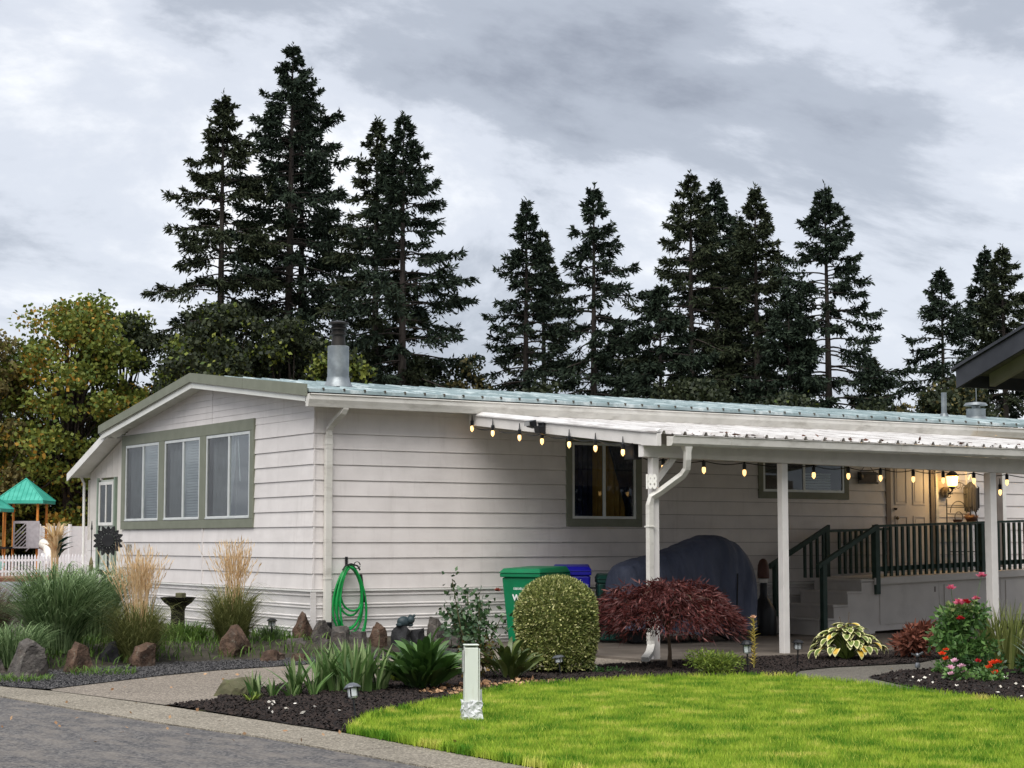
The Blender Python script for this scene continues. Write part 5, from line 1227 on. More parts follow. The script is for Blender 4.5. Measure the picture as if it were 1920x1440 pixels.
M_bl = mat('glossy_dark_leaf', S(44,74,34), S(92,126,62), rough=.38, island=True, lo=0, hi=1, spec=.6, trans=.12); M_bl2 = mat('glossy_olive_leaf', S(56,76,36), S(112,124,62), rough=.4, island=True, lo=0, hi=1, spec=.6, trans=.12)
broad('broadleaf_plant', 'dense dark green broad-leaved plant right of the iris', (-1.98,-6.62,.03), 190, .62, .62, (.28,.46), (.075,.115), M_bl)
broad('broadleaf_plant', 'loose broad-leaved plant between white post and round shrub', (-.55,-6.02,.03), 70, .45, .5, (.25,.4), (.06,.1), M_bl2)
broad('broadleaf_plant', 'small pale leafy plant at the edge of the driveway behind the iris', (-1.75,-5.6,.03), 26, .16, .3, (.14,.22), (.06,.09), M_lg)
# rose bush
rs = thing('rose_bush', 'leggy rose bush with dark leaves and one fading bloom', 'shrub', (-.75,-5.7,.03))
ends = []
for i in range(11):
    a = rng.uniform(0,6.28); r = rng.uniform(.1,.42); hh = rng.uniform(.6,1.0); p = [(0.03*math.cos(a),.03*math.sin(a),0),(r*.5*math.cos(a),r*.5*math.sin(a),hh*.6),(r*math.cos(a),r*math.sin(a),hh)]
    ends.append(p); MB().tube(p, [.012,.008,.004], 6).build('cane', mat('rose_cane', S(70,76,48), S(96,88,62), rough=.7), rs)
tall = [(0,0,0),(-.22,.02,.6),(-.32,.03,1.12)]; MB().tube(tall, [.012,.008,.004], 6).build('cane', MATS['rose_cane'], rs); ends.append(tall)
M_rl = mat('rose_leaf', S(40,66,40), S(86,114,74), rough=.35, island=True, lo=0, hi=1, spec=.6, trans=.12)
PP = []
for p in ends:
    for _ in range(62):
        t_ = rng.uniform(.3,1); q = np.array(p[1])*(1-(t_-.3)/.7)+np.array(p[2])*((t_-.3)/.7); PP.append(q+rng.normal(0,.07,3))
PP = np.array(PP); V, F = leaves(PP, rng.normal(size=PP.shape)+np.array([0,0,-.1]), rng.uniform(.05,.09,len(PP)), rng.uniform(.035,.055,len(PP)), .1); npmesh('leaves', V, F, M_rl, rs)
leafball(rs, 'lower_leaves', mat('rose_old_leaf', S(74,74,40), S(134,110,60), rough=.6, island=True, lo=0, hi=1, trans=.15), 260, (0,0,.25), (.28,.26,.25), (.05,.08), (.03,.05), .2, .0)
blossom(rs, (.20,-.1,.98), .05, mat('faded_red_rose', S(112,40,34), S(140,64,50), rough=.7), 10, 1.3)
# blackish edging shrub under the globe
ug = thing('ground_cover_plant', 'low creeping dark plant right of the globe shrub edge', 'plant', (1.0,-5.75,.03)); leafball(ug, 'foliage', M_gd, 160, (0,0,.02), (.3,.12,.05), (.03,.05), (.015,.03), .2, .3)

# ================================================================== GARDEN OBJECTS
M_silver = mat('brushed_silver', S(110,114,120), S(140,143,147), rough=.4, metal=.6); M_lens = mat('clear_lens', S(196,202,204), S(214,218,220), rough=.15, spec=.6)
def plight(label, loc, h, tilt, m_cap=None, s=1.):
    t = thing('path_light', label, 'path light', loc, rng.uniform(0,3), 'solar path lights'); t.rotation_euler = (tilt[0], tilt[1], t.rotation_euler[2])
    MB().tube([(0,0,-.03),(0,0,h*.62)], .009*s, 6).build('stake', M_blk, t)
    MB().lathe([(.026*s,h*.62),(.04*s,h*.66),(.046*s,h*.86),(.042*s,h*.87)], 8).build('lens', M_lens, t)
    for k in range(4):
        a = k*math.pi/2+.4; MB().box(-.004,.004,-.004,.004,h*.64,h*.88).build('cage_bar', M_blk, t).location = (.047*s*math.cos(a), .047*s*math.sin(a), 0)
    MB().lathe([(.075*s,h*.87),(.075*s,h*.90),(.05*s,h*.97),(.03*s,h)], 10).build('cap', m_cap or M_blk, t, smooth=False)
    return t
plight('tilted black solar light between bark bed and lawn', (-4.18,-9.30,.03), .34, (R_(6),R_(16)), M_silver, 1.)
plight('black solar light beside the yellow lily stalk', (2.16,-6.93,.03), .40, (0,R_(2)))
plight('black solar light left of the hosta', (3.62,-6.14,.03), .33, (0,R_(-2)))
plight('little dark path light left of the corner rocks', gl(-.62,.02), .30, (R_(3),0))
plight('silver-capped path light half hidden by the globe shrub', (.28,-5.85,.03), .24, (R_(4),R_(8)), M_silver)
# utility marker post with torn wrapping
um = thing('utility_marker', 'white square utility marker post with torn wrapping standing in lawn', 'post', (-3.28,-9.70,.03), R_(-24))
M_um = mat('weathered_white_post', S(206,212,204), S(226,230,222), rough=.6, scale=3, stretch=(1,1,.3)); dirt(M_um, S(170,164,146), .5, 5, .5, .75, (3,3,.6), 'Object')
V = [(-.062,-.055,0),(.062,-.055,0),(.062,.055,0),(-.062,.055,0),(-.058,-.052,.625),(.058,-.052,.625),(.058,.052,.645),(-.058,.052,.645)]
MB().hexa(V).build('post', M_um, um, bevel=.005)
MB().box(-.064,.064,-.058,.058,.646,.655).build('cap', M_um, um, bevel=.003)
MB().box(-.075,-.0625,-.03,.025,.42,.60).build('decal', mat('grey_decal', S(150,152,150), S(172,172,170), rough=.5, scale=30), um)
MB().box(.064,.070,-.058,-.03,.1,.62).build('corner_flange', M_um, um)
bmw = bmesh.new(); bmesh.ops.create_cube(bmw, size=1); bmesh.ops.subdivide_edges(bmw, edges=bmw.edges, cuts=7, use_grid_fill=True)
from mathutils import noise as mnoise
for v in bmw.verts:
    z_ = v.co.z+.5; w_ = .175-.03*z_; v.co = Vector((v.co.x*w_+.008, v.co.y*w_, z_*.17))+mnoise.noise_vector(v.co*9)*.022
me = bpy.data.meshes.new('wrapping'); bmw.to_mesh(me); bmw.free(); me.materials.append(mat('torn_plastic_wrap', S(186,188,190), S(226,228,228), rough=.3, scale=9, bump=.5, bscale=24, bdist=.02, spec=.6)); link('wrapping', me, um)
MB().hexa([(.064,.01,.1),(.105,.03,.12),(.10,.06,.12),(.06,.06,.1),(.066,.01,.26),(.10,.035,.27),(.095,.05,.265),(.062,.055,.26)]).build('torn_flap', MATS['torn_plastic_wrap'], um)
# small silver sprinkler
spk = thing('garden_ornament', 'small silver bird-like garden stake at the path corner', 'ornament', (4.30,-7.50,.03))
MB().tube([(0,0,0),(0,0,.16)], .012, 6).build('stake', M_dark, spk); MB().lathe([(.03,.04),(.035,.07),(.02,.1)], 8).build('joint', M_silver, spk, smooth=True)
MB().hexa([(-.09,-.01,.20),(0,-.015,.17),(0,.015,.17),(-.09,.01,.20),(-.09,-.01,.215),(0,-.015,.19),(0,.015,.19),(-.09,.01,.215)]).build('wing', M_silver, spk); MB().hexa([(.0,-.015,.17),(.09,-.01,.21),(.09,.01,.21),(0,.015,.17),(0,-.015,.19),(.09,-.01,.225),(.09,.01,.225),(0,.015,.19)]).build('wing', M_silver, spk)
MB().sph((0,0,.185), .03, 8, 5).build('body', M_silver, spk, smooth=True)
# birdbath with a stone block on it
bb = thing('birdbath', 'dark pedestal birdbath by the front wall', 'birdbath', gl(-1.22,1.95))
M_bb2 = mat('dark_bronze_resin', S(13,11,11), S(24,20,19), rough=.6, scale=9, spec=.2)
MB().lathe([(.17,-.02),(.17,.03),(.12,.08),(.105,.12),(.10,.36),(.115,.40),(.13,.43)], 18).build('pedestal', M_bb2, bb, smooth=True)
MB().lathe([(.13,.42),(.20,.47),(.255,.535),(.262,.55),(.245,.552),(.18,.50),(.05,.48)], 22).build('bowl', M_bb2, bb, smooth=True)
sb = tag(MB().box(-.055,.055,-.06,.06,0,.115).build('stone_block', M_rm, None, bevel=.012), 'small tan stone block sitting in the birdbath bowl', 'stone block'); sb.location = (-1.18,1.95,float(gz(-1.22,1.95))+.50); sb.rotation_euler = (0,0,.5)
# black metal sunflower
sf = thing('metal_sunflower', 'black metal sunflower ornament at the left house corner', 'ornament', (-.85,5.95,.2), R_(-33))
MB().tube([(0,0,0),(0,.02,.7),(0,0,1.36)], .014, 6).build('stem', M_dark, sf)
d_ = MB().lathe([(.105,-.015),(.115,0),(.105,.02)], 18).build('disc', M_dark, sf, smooth=True); d_.rotation_euler = (R_(90),0,0); d_.location = (0,-.01,1.38)
for i in range(16):
    a = 6.283*i/16; l = .135+.02*(i % 2); c, s_ = math.cos(a), math.sin(a); p0 = np.array([c*.105,0,1.38+s_*.105]); o = np.array([c,0,s_]); q = np.array([-s_,0,c])
    loop = [p0+o*l*t_+q*.034*math.sin(math.pi*t_)*sg for sg, ts in ((1, np.linspace(0,1,7)), (-1, np.linspace(1,0,7))) for t_ in ts]
    MB().tube(loop, .009, 5, cap=False).build('petal', M_dark, sf)
    MB().add([p0-q*.01, p0+q*.01, p0+o*l*.55+q*.026+np.array([0,.004,0]), p0+o*l*.95+np.array([0,.004,0]), p0+o*l*.55-q*.026+np.array([0,.004,0])], [(0,1,2,3,4)]).build('petal_plate', M_dark, sf)
for (z0_, sg) in ((.5,1),(.75,-1)):
    MB().add([(0,0,z0_),(sg*.10,-.01,z0_+.05),(sg*.22,-.01,z0_+.16),(sg*.08,-.01,z0_+.15)], [(0,1,2,3)]).build('leaf', M_dark, sf)
sk = thing('garden_stake', 'thin dark lantern stake left of the side door', 'ornament', (-.3,8.31,.2))
MB().tube([(0,0,0),(0,0,1.62)], .008, 6).build('rod', M_dark, sk); MB().lathe([(.01,.82),(.035,.86),(.04,.98),(.03,1.02),(.008,1.1)], 8).build('lantern', mat('aged_brass', S(112,104,74), rough=.5, metal=.4), sk)
MB().lathe([(.02,1.58),(.004,1.74)], 6).build('finial', M_dark, sk)

# ================================================================== TREES
M_trunk = mat('conifer_bark', S(46,41,38), S(72,65,60), rough=.95, scale=6, stretch=(1,1,.2), bump=.6, bscale=14, bdist=.05)
M_needle = mat('fir_needles', S(26,38,30), S(48,60,44), rough=.75, island=True, lo=0, hi=1, spec=.2)
M_needle2 = mat('fir_needles_olive', S(32,42,28), S(58,64,42), rough=.75, island=True, lo=0, hi=1, spec=.2)
def fir(label, x, y, h, R0, seed, base=.12, m=None, dens=1., lean=0., tip_up=.5, name='fir_tree'):
    g = np.random.default_rng(seed); t = thing(name, label, 'tree', (x, y, -.05), 0, 'conifers behind the house')
    tr = MB(); tr.tube([(0,0,0),(lean*.3,0,h*.4),(lean*.8,0,h*.8),(lean,0,h*.99)], [h*.0125,h*.0095,h*.004,.015], 8)
    P = []; D = []; Ls = []; Ws = []; up = np.array([0,0,1.])
    z = h*base; k = 0; sect = g.uniform(.72,1.22,9); wob = g.uniform(0,6.28)
    while z < h*.985:
        f = (z-h*base)/(h*(1-base)); env = (1-f)**.95
        env *= 1+.16*math.sin(f*17+wob)*(1-f)
        if f < .10: env *= .75+.25*f/.10
        for j in range(3 if f > .12 else 2):
            az = k*2.4+g.uniform(-.5,.5); k += 1
            L = R0*env*g.uniform(.55,1.10)*sect[int((az % 6.283)/6.284*9)]+.22*min(1,(1-f)*5)
            if g.random() < .08: L *= 1.25
            if g.random() < .12: continue
            e0 = R_(-14+40*f**1.3+g.uniform(-10,10)); o = np.array([math.cos(az), math.sin(az), 0]); n = 7; pts = []
            p = np.array([lean*z/h,0,z+g.uniform(-.5,.5)*(1-f)**.6]); tu = tip_up*g.uniform(.5,1.4)
            for q in range(n+1):
                pts.append(p.copy()); e = e0-.38*math.sin(math.pi*q/n*.9)+tu*(q/n)**2; p = p+(o*math.cos(e)+up*math.sin(e))*L/n
            tr.tube(pts, [.05*(L/3.5)**.5*(1-.85*q/n)+.006 for q in range(n+1)], 4, cap=False)
            pa = np.array(pts); side = np.array([-math.sin(az), math.cos(az), 0])
            nt = max(5, int((4+5.2*L)*dens)); s = np.sort(g.uniform(.16 if L < 2 else .26,1.0,nt)**.8)
            idx = np.minimum((s*n).astype(int), n-1); fr = (s*n-idx)[:, None]; B = pa[idx]*(1-fr)+pa[idx+1]*fr; T = norm(pa[idx+1]-pa[idx])
            sg = np.where(np.arange(nt) % 2, 1, -1)[:, None]
            sm = min(1., .38+(1-f)*3.2); tl = ((.30+.30*L*(1-s))*g.uniform(.6,1.25,nt))[:, None].clip(.25,1.25)*sm
            td = norm(T*.8+side*sg*g.uniform(.35,1.0,(nt,1))-up*g.uniform(-.15,.75,(nt,1)))
            ns = 10
            w = np.linspace(.0,1.,ns)[None,:,None]; Pt = (B[:,None]+td[:,None]*tl[:,None]*w-up*.18*(tl[:,None]*w)**2).reshape(-1,3)+g.normal(0,.035,(nt*ns,3))
            dd = np.repeat(td,ns,0)*.75+g.normal(0,.42,(nt*ns,3))-up*.12
            P.append(Pt); D.append(dd); Ls.append(g.uniform(.20,.44,nt*ns)*(.5+.5*sm)); Ws.append(g.uniform(.07,.145,nt*ns))
            ww = np.linspace(.3,1.,10)[:,None]; ii = np.minimum((ww[:,0]*n).astype(int), n-1); Pm = pa[ii]; P.append(Pm+g.normal(0,.05,Pm.shape)); D.append(norm(pa[np.minimum(ii+1,n)]-pa[ii-1])+g.normal(0,.35,Pm.shape)); Ls.append(g.uniform(.3,.55,10)*(.5+.5*sm)); Ws.append(g.uniform(.07,.12,10))
        z += (.30+.26*(1-f))*(1.0 if f < .75 else .8)
    nl = 40; zt = g.uniform(h*.91,h*1.0,nl); P.append(np.c_[np.full(nl,lean),np.zeros(nl),zt]); D.append(np.c_[g.normal(size=(nl,2))*.6,np.full(nl,.7)]); Ls.append(g.uniform(.2,.4,nl)); Ws.append(np.full(nl,.09))
    V, F = leaves(np.concatenate(P), np.concatenate(D), np.concatenate(Ls), np.concatenate(Ws))
    tr.build('trunk', M_trunk, t); npmesh('crown', V, F, m or M_needle, t)
    return t
FIRS = [('broad fir on the left of the tall trio',30.4,73.7,27.8,4.3,.10,1.0),('tallest fir rising above the flue',34.6,73.4,31.3,5.0,.12,1.0),('slightly lower fir just behind the tallest one',37.1,76.6,29.2,4.0,.12,.9),
 ('narrow fir on the right of the tall group, left of its twin',36.1,65.3,25.2,2.7,.14,.85),('fir at the right end of the tall left group',36.5,62.8,25.0,3.9,.12,1.0),
 ('thin sparse fir standing left of the middle fir',49.8,70.8,22.9,3.3,.12,.85),('lower fir leaning on the sparse fir',54.2,75.1,22.0,2.8,.12,.8),('slender pointed fir in the middle of the skyline',51.1,65.2,23.0,3.2,.22,.85),
 ('short dense fir at the left foot of the right group',52.1,59.8,16.4,4.2,.06,1.3),('leftmost tall fir of the right group',58.6,65.2,24.7,3.6,.30,.9),('second tall fir of the right group',63.9,68.9,25.3,3.5,.25,1.0),
 ('shaded fir in the middle of the right group',67.6,71.3,23.9,3.3,.2,1.),('third spire of the right group with open branches',62.1,62.9,23.7,3.9,.2,.9),('short dark fir at the right foot of the right group',59.7,57.3,16.0,3.8,.06,1.3),
 ('lone broad fir right of the group',63.2,57.5,23.1,4.2,.10,1.05),('little fir at the foot of the lone fir',70.5,61.5,13.4,2.3,.05,1.1),('crooked fir at right with bare upper branches',72.0,56.6,18.5,3.1,.08,.85),('twin spire fir left of the dark eave',78.8,59.3,20.8,2.9,.1,1.),('twin spire fir above the dark eave',76.8,55.8,20.4,3.3,.1,1.),('low fir between middle fir and right group',58.3,72.5,16.0,3.6,.05,1.2)]
for i, (lb, x, y, h, R0, bs, dn) in enumerate(FIRS): fir(lb, x, y, h*1.018, R0*(2.15 if i < 5 else 2.0), 100+i, bs, M_needle if i % 3 else M_needle2, dn*1.42, [0,.15,-.15,.1][i % 4], .35+.3*((i*37) % 5)/4)

M_mg = mat('maple_leaf_green', S(70,92,38), S(132,138,58), rough=.6, island=True, lo=0, hi=1, trans=.25); M_ma = mat('maple_leaf_autumn', S(132,112,44), S(190,146,58), rough=.6, island=True, lo=0, hi=1, trans=.3)
M_md = mat('dark_tree_leaf', S(30,40,26), S(58,66,38), rough=.6, island=True, lo=0, hi=1, trans=.2); M_mb = mat('brown_tree_leaf', S(86,80,48), S(126,116,70), rough=.6, island=True, lo=0, hi=1, trans=.25)
M_tb = mat('dark_tree_bark', S(44,38,34), S(66,58,52), rough=.95, scale=6, bump=.5, bscale=14)
def broadtree(label, x, y, h, R0, seed, m, m2=None, frac=.0, zlow=.18, dens=1., leaf=(.16,.32), name='broadleaf_tree', blobs=70):
    g = np.random.default_rng(seed); t = thing(name, label, 'tree', (x, y, -.05), 0, 'broadleaf trees behind the house')
    tr = MB(); tr.tube([(0,0,0),(g.uniform(-.2,.2),0,h*.3),(g.uniform(-.4,.4),0,h*.6)], [h*.022,h*.016,h*.008], 8)
    A = [[], []]; L = [[], []]; Pp = [[], []]
    for b in range(blobs):
        u = g.random()**.9; zc = h*(zlow+(.97-zlow)*u); rr = R0*math.sqrt(max(0.03, 1-((u-.42)/.60)**2)); az = g.uniform(0,6.283); q = math.sqrt(g.random()); c = np.array([rr*q*math.cos(az), rr*q*math.sin(az), zc])
        s0 = h*g.uniform(.15,.5); mid = np.array([c[0]*.45, c[1]*.45, s0+(zc-s0)*.6])
        tr.tube([(0,0,min(s0,h*.58)), mid, c], [h*.006,h*.004,.02], 4, cap=False)
        n = int(200*dens); br = R0*g.uniform(.14,.27)+.25; d = norm(g.normal(size=(n,3)))*g.random((n,1))**.5*np.array([br*1.25,br*1.25,br*.75])
        pa_ = min(.85, g.exponential(frac)) if m2 else 0.; sel = g.random(n) < pa_; aa = g.normal(size=(n,3))+np.array([0,0,-.2]); ll = g.uniform(*leaf, n)
        for w, k_ in ((0, ~sel), (1, sel)):
            if k_.any(): Pp[w].append((c+d)[k_]); A[w].append(aa[k_]); L[w].append(ll[k_])
    tr.build('trunk', M_tb, t)
    for w, (mm, nm) in enumerate(((m, 'crown'), (m2, 'autumn_foliage'))):
        if Pp[w]:
            l = np.concatenate(L[w]); V, F = leaves(np.concatenate(Pp[w]), np.concatenate(A[w]), l, l*.8); npmesh(nm, V, F, mm, t)
    return t
BT = [('big green maple with orange autumn patches at left',21.1,72.6,15.3,4.1,M_mg,M_ma,.16,.12,1.25,95),('darker maple between autumn maple and firs',25.6,76.6,14.8,3.1,M_md,M_mg,.3,.1,1.2,70),('brownish tree cut off by the left picture edge',16.8,73.5,13.2,2.3,M_mb,M_mg,.3,.1,1.1,55),
 ('dark green maple before the left firs',25.6,62.7,14.0,3.1,M_md,M_mg,.12,.12,1.25,85),('dark green maple left of the flue',29.7,62.4,13.2,2.9,M_md,M_mg,.10,.12,1.2,80),('small sparse tree right of the tall fir group',40.6,62.4,12.0,1.8,M_md,M_mb,.3,.1,.6,45),('small pale tree in the gap left of the dark eave',63.8,52.3,10.0,1.5,M_mb,M_md,.4,.1,.6,40),
 ('low dark tree behind the flue',31.0,59.6,11.6,2.1,M_md,M_mg,.4,.1,1.,50),('dark rounded tree under the right fir group',51.2,55.9,10.6,3.2,M_md,None,0,.08,1.2,80),('dark low tree at the right of the right fir group',55.7,53.0,9.6,3.2,M_md,M_mg,.05,.08,1.2,75),('dark low tree under the sparse fir',44.1,60.2,10.6,2.6,M_md,None,0,.08,1.,60),
 ('dark tree behind the roof vent pipe',66.7,50.8,11.0,3.2,M_md,M_mb,.2,.08,1.1,75),('dark tree below the right end of the tall group',38.4,63.7,12.0,2.4,M_md,None,0,.08,1.1,60),('leafy tree between autumn maple and left firs',27.2,71.0,13.0,2.3,M_md,M_mg,.3,.1,1.1,55),('dark tree at the foot of the lone fir',62.0,53.0,9.8,2.8,M_md,None,0,.08,1.1,60),('dark thicket tree behind the playground',19.0,78.0,9.5,4.5,M_md,M_mg,.3,.03,1.2,80)]
for i, (lb, x, y, h, R0, m, m2, fr, zl, dn, nb) in enumerate(BT): broadtree(lb, x, y, h, R0, 300+i, m, m2, fr, zl, dn, blobs=nb)
# far hedge that reads as one mass
hd = []
n = 16000; X = rng.uniform(5,100,n); Yh = 92-.38*(X-20)+rng.normal(0,2.0,n); Zh = rng.uniform(0,1,n)**1.2*(5.5+1.5*np.sin(X*.5)+np.sin(X*1.7)); V, F = leaves(np.c_[X,Yh,Zh], rng.normal(size=(n,3)), rng.uniform(.5,.9,n), rng.uniform(.4,.7,n))
tag(npmesh('far_woodland', V, F, M_md), 'dark woodland undergrowth far behind the trees', 'woodland', kind='stuff')

# ================================================================== PLAYGROUND, FENCES
M_org = mat('orange_powder_coat', S(206,128,52), S(220,146,70), rough=.45); M_teal = mat('teal_plastic', S(20,132,112), S(32,148,128), rough=.4, scale=2); M_tealr = mat('teal_metal_roof', S(52,152,132), S(76,172,152), rough=.4, scale=2)
M_pgrey = mat('grey_plastic_panel', S(150,146,150), S(166,162,166), rough=.5)
pg = thing('playground_structure', 'playground towers with teal pyramid roofs and orange posts', 'playground', (13.7,62.0,0), R_(-33))
def tower(x, y, w, zr, zt):
    for sx in (-1,1):
        for sy in (-1,1): MB().tube([(x+sx*w*.38,y+sy*w*.38,0),(x+sx*w*.38,y+sy*w*.38,zr+.1)], .065, 8).build('post', M_org, pg)
    b = MB(); h = w*.54
    b.add([(x-h,y-h,zr),(x+h,y-h,zr),(x+h,y+h,zr),(x-h,y+h,zr),(x,y,zt),(x-h,y-h,zr-.16),(x+h,y-h,zr-.16),(x+h,y+h,zr-.16),(x-h,y+h,zr-.16)], [(0,1,4),(1,2,4),(2,3,4),(3,0,4),(5,6,1,0),(6,7,2,1),(7,8,3,2),(8,5,0,3),(8,7,6,5)])
    r = b.build('roof', M_tealr, pg)
    for (cx, cy) in ((-h,-h),(h,-h),(h,h),(-h,h)): MB().tube([(x+cx,y+cy,zr+.01),(x,y,zt+.02)], .03, 6).build('hip_rib', M_tealr, r)
    q = -h+.15
    while q < h:
        t_ = 1-abs(q)/h; MB().tube([(x+q,y-h,zr+.015),(x+q,y-h+h*t_*.97,zr+.015+(zt-zr)*t_*.97)], .012, 4).build('roof_seam', M_tealr, r); q += .22
    MB().box(x-w*.42,x+w*.42,y-w*.42,y+w*.42,1.25,1.35).build('platform', M_dark, pg)
tower(-.1,-.6,2.1,3.2,4.15); tower(1.15,2.2,2.2,3.65,4.75)
b = MB(); b.box(1.4,1.46,1.1,1.14,1.3,2.6)
lat = thing
lp = MB().box(.9,2.2,.96,1.0,1.28,1.36).build('lattice_panel', M_pgrey, pg)
MB().box(.9,2.2,.96,1.0,2.5,2.62).build('panel_edge', M_pgrey, lp); MB().box(.9,.98,.96,1.0,1.36,2.5).build('panel_edge', M_pgrey, lp); MB().box(1.55,2.2,.96,1.0,1.36,2.5).build('panel_edge', M_pgrey, lp)
for i in range(8):
    u = -.6+i*.2
    MB().tube([(max(.98,.98+u),.98,1.36+max(0,-u)),(min(1.55,.98+u+1.14),.98,1.36+min(1.14,(1.55-.98)-u))], .03, 5).build('lattice_slat', M_pgrey, lp)
for i in range(9): MB().tube([(-.85+i*.2,-1.35,.3),(-.85+i*.2,-1.35,2.0)], .03, 6).build('bar', M_org if i % 3 else M_dark, pg)
def slide(pts, w, m):
    b = MB()
    V = []
    for (x, y, z) in pts: V += [(x-w/2,y,z+.28),(x-w/2+.06,y,z),(x+w/2-.06,y,z),(x+w/2,y,z+.28)]
    b.add(V, [(i*4+k, i*4+k+1, (i+1)*4+k+1, (i+1)*4+k) for i in range(len(pts)-1) for k in range(3)]); return b.build('slide', m, pg)
slide([(-.8,-1.4,1.3),(-.85,-2.0,1.1),(-.75,-2.8,.6),(-.6,-3.4,.25),(-.5,-4.0,.2)], .7, M_teal)
slide([(.2,-1.4,1.3),(.5,-2.0,1.0),(.9,-2.6,.55),(1.4,-3.1,.3)], .6, M_teal)
MB().box(-1.5,-.9,-1.6,-.9,1.3,2.1).build('tunnel_panel', M_teal, pg, bevel=.1)
MB().tube([(2.3,1.2,1.5),(2.7,.8,1.3),(2.9,.2,.9),(2.8,-.5,.4)], .26, 12).build('tube_slide', mat('cream_plastic', S(216,212,202), S(226,222,214), rough=.45), pg, smooth=True)
for i in range(4): MB().box(-.2+i*.35,.1+i*.35,-1.75,-1.45,.25+.2*i,.31+.2*i).build('step', M_teal, pg)
pg.scale = (.97,.97,.97)
# picket fence
M_vinyl = mat('white_vinyl', S(236,238,240), S(244,245,246), rough=.4)
pf = thing('picket_fence', 'white picket fence in front of the playground', 'fence', (9.0,51.7,0), math.atan2(1.4,4.1))
pk = MB().prism([(-.045,.10),(.045,.10),(.045,.90),(0,1.0),(-.045,.90)], 'y', -.012, .012).build('picket', M_vinyl, pf)
pk.location = (0,-.03,0); i = 1
while i*.165 < 7.3:
    c = pk.copy(); COL.objects.link(c); c.parent = pf; c.location = (i*.165,-.03,0); i += 1
for zz in (.25, .72): MB().box(-.1,7.4,-.017,.02,zz,zz+.09).build('rail', M_vinyl, pf)
for xx in (-.08, 2.35, 4.8, 7.3): MB().box(xx-.07,xx+.07,.021,.16,0,1.06).build('post', M_vinyl, pf)
kb = struct(MB().box(-8,60,47.0,47.5,-.02,.13).build('red_kerb', mat('red_brick_kerb', S(120,72,60), S(140,88,74), rough=.9, scale=5), None)); kb.rotation_euler = (0,0,0)
struct(sheet('playground_ground', [(-8,47.5),(60,47.5),(60,95),(-8,95)], .004, mat('wood_chip_ground', S(120,84,68), S(150,110,90), rough=.95, scale=3, coords='World')))
vf = thing('vinyl_fence', 'tall solid white vinyl fence behind the playground', 'fence', (17.6,66.6,0), R_(14))
for i in range(9):
    MB().box(i*1.8+.07,i*1.8+1.73,-.02,.02,.05,2.35).build('panel', M_vinyl, vf); MB().box(i*1.8-.065,i*1.8+.065,-.06,.06,0,2.45).build('post', M_vinyl, vf)
# cornstalk decoration by the street
cd = thing('cornstalk_decoration', 'tied tan cornstalks with dark leaves standing by the picket fence', 'decoration', (12.55,48.9,0))
M_corn = mat('dry_corn_leaf', S(196,168,120), S(226,204,164), rough=.85, island=True, lo=0, hi=1, trans=.2)
for i in range(9): a = i*.7; MB().tube([(.1*math.cos(a),.1*math.sin(a),0),(.14*math.cos(a),.14*math.sin(a),1.2),(.35*math.cos(a),.35*math.sin(a),2.3)], .03, 5).build('stalk', M_corn, cd)
n = 80; a = rng.uniform(0,6.28,n); V, F = blades(np.c_[.12*np.cos(a),.12*np.sin(a),rng.uniform(.9,1.7,n)], a, rng.uniform(.3,.8,n), rng.uniform(.3,.9,n), .10, k=5, droop=2.2); npmesh('husk_leaves', V, F, M_corn, cd)
n = 14; a = rng.uniform(-1,.6,n); V, F = blades(np.c_[.12*np.cos(a),.12*np.sin(a),rng.uniform(.9,1.4,n)], a, rng.uniform(.2,.6,n), rng.uniform(.5,1.0,n), .22, k=5, droop=1.9); npmesh('dark_leaves', V, F, mat('dark_green_ribbon', S(24,64,54), S(36,84,70), rough=.5), cd)

# ================================================================== NEIGHBOUR'S ROOF
nb = thing('neighbour_house', 'dark-fasciaed eave of the neighbouring house at the right edge', 'house')
M_fas = mat('charcoal_fascia', S(46,48,54), S(60,62,68), rough=.5, scale=4); M_shg = mat('charcoal_shingle', S(58,58,62), S(80,80,84), rough=.9, scale=14, bump=.5, bscale=40)
NX, NY, NZ = 3.6, -8.85, 3.50; sl_ = .366; NYR = -15.5
rzz = lambda Y: NZ+(NY-Y)*sl_
def nslab(x0, x1, y0, y1, o0, o1, name, m):
    return MB().hexa([(x0,y0,rzz(y0)+o0),(x1,y0,rzz(y0)+o0),(x1,y1,rzz(y1)+o0),(x0,y1,rzz(y1)+o0),(x0,y0,rzz(y0)+o1),(x1,y0,rzz(y0)+o1),(x1,y1,rzz(y1)+o1),(x0,y1,rzz(y1)+o1)]).build(name, m, nb)
nroof = nslab(NX+.035, NX+9, NY, NYR, -.05, .0, 'roof', M_shg)
nslab(NX, NX+.034, NY-.02, NYR, -.225, -.015, 'rake_fascia', M_fas); nslab(NX-.03, NX+.06, NY+.03, NYR, -.012, .022, 'drip_edge', M_fas)
MB().box(NX+.036,NX+9,NY-.03,NY+.0,NZ-.20,NZ-.052).build('eave_fascia', M_fas, nb)
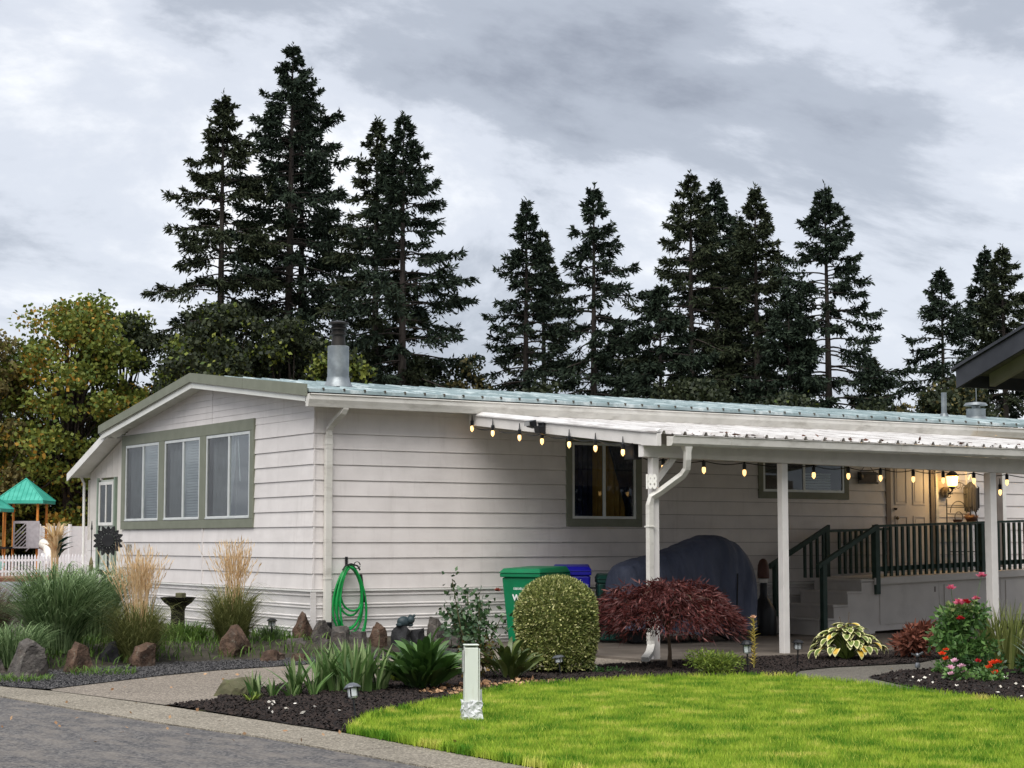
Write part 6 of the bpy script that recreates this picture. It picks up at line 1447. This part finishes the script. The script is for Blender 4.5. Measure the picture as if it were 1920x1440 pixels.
nslab(NX+.036, NX+9, NY-.035, NYR, -.075, -.052, 'roof_deck', mat('soffit_board', S(104,100,94), S(118,114,107), rough=.8, scale=4, stretch=(1,8,1)))
for i in range(6):
    xx = NX+.45+i*1.4; nslab(xx, xx+.09, NY-.1, NYR+.2, -.22, -.077, 'rafter', mat('beige_rafter', S(150,145,135), S(162,157,146), rough=.7))
MB().box(NX+.3,NX+8.8,-11.35,-11.2,NZ+.40,NZ+.60).build('cross_beam', MATS['beige_rafter'], nb)
zz = .1
while zz < 4.0:
    MB().hexa([(NX+.5,-11.6,zz),(NX+8.6,-11.6,zz),(NX+8.6,-11.52,zz),(NX+.5,-11.52,zz),(NX+.5,-11.6,zz+.198),(NX+8.6,-11.6,zz+.198),(NX+8.6,-11.534,zz+.198),(NX+.5,-11.534,zz+.198)]).build('siding_board', M_annex, nb); zz += .2
MB().box(NX+.49,NX+.56,NYR+.3,-11.61,.0,4.6).build('gable_wall', M_annex, nb)
MB().hexa([(NX,NYR,rzz(NYR)-.05),(NX+9,NYR,rzz(NYR)-.05),(NX+9,NYR-6.5,NZ-.05),(NX,NYR-6.5,NZ-.05),(NX,NYR,rzz(NYR)),(NX+9,NYR,rzz(NYR)),(NX+9,NYR-6.5,NZ),(NX,NYR-6.5,NZ)]).build('rear_roof', M_shg, nb)

# ================================================================== UNSEEN TREES ADDED BEHIND THE VIEWER TO BLOCK THE LOW SKY
src = [o for o in bpy.data.objects if o.name.startswith('fir_tree') and o.parent is None]
src2 = [o for o in bpy.data.objects if o.name.startswith('broadleaf_tree') and o.parent is None]
back = [(-40,-51),(-28,-52),(-16,-52),(-4,-52),(8,-52),(20,-52),(32,-43)]
for i, (x, y) in enumerate(back):
    c = copy_tree(src[(i*3) % 8]); c.location = (x, y, -.05); c.rotation_euler = (0,0,i*1.3); tag(c, 'unseen tall fir added to block the low sky', 'tree', 'firs added as sky blockers')
    c = copy_tree(src2[(0,3,4,8)[i % 4]]); c.location = (x*.96+2.5, y*.96+1.5, -.05); c.rotation_euler = (0,0,i*2.1); tag(c, 'unseen leafy tree added to block the low sky', 'tree', 'leafy trees added as sky blockers')
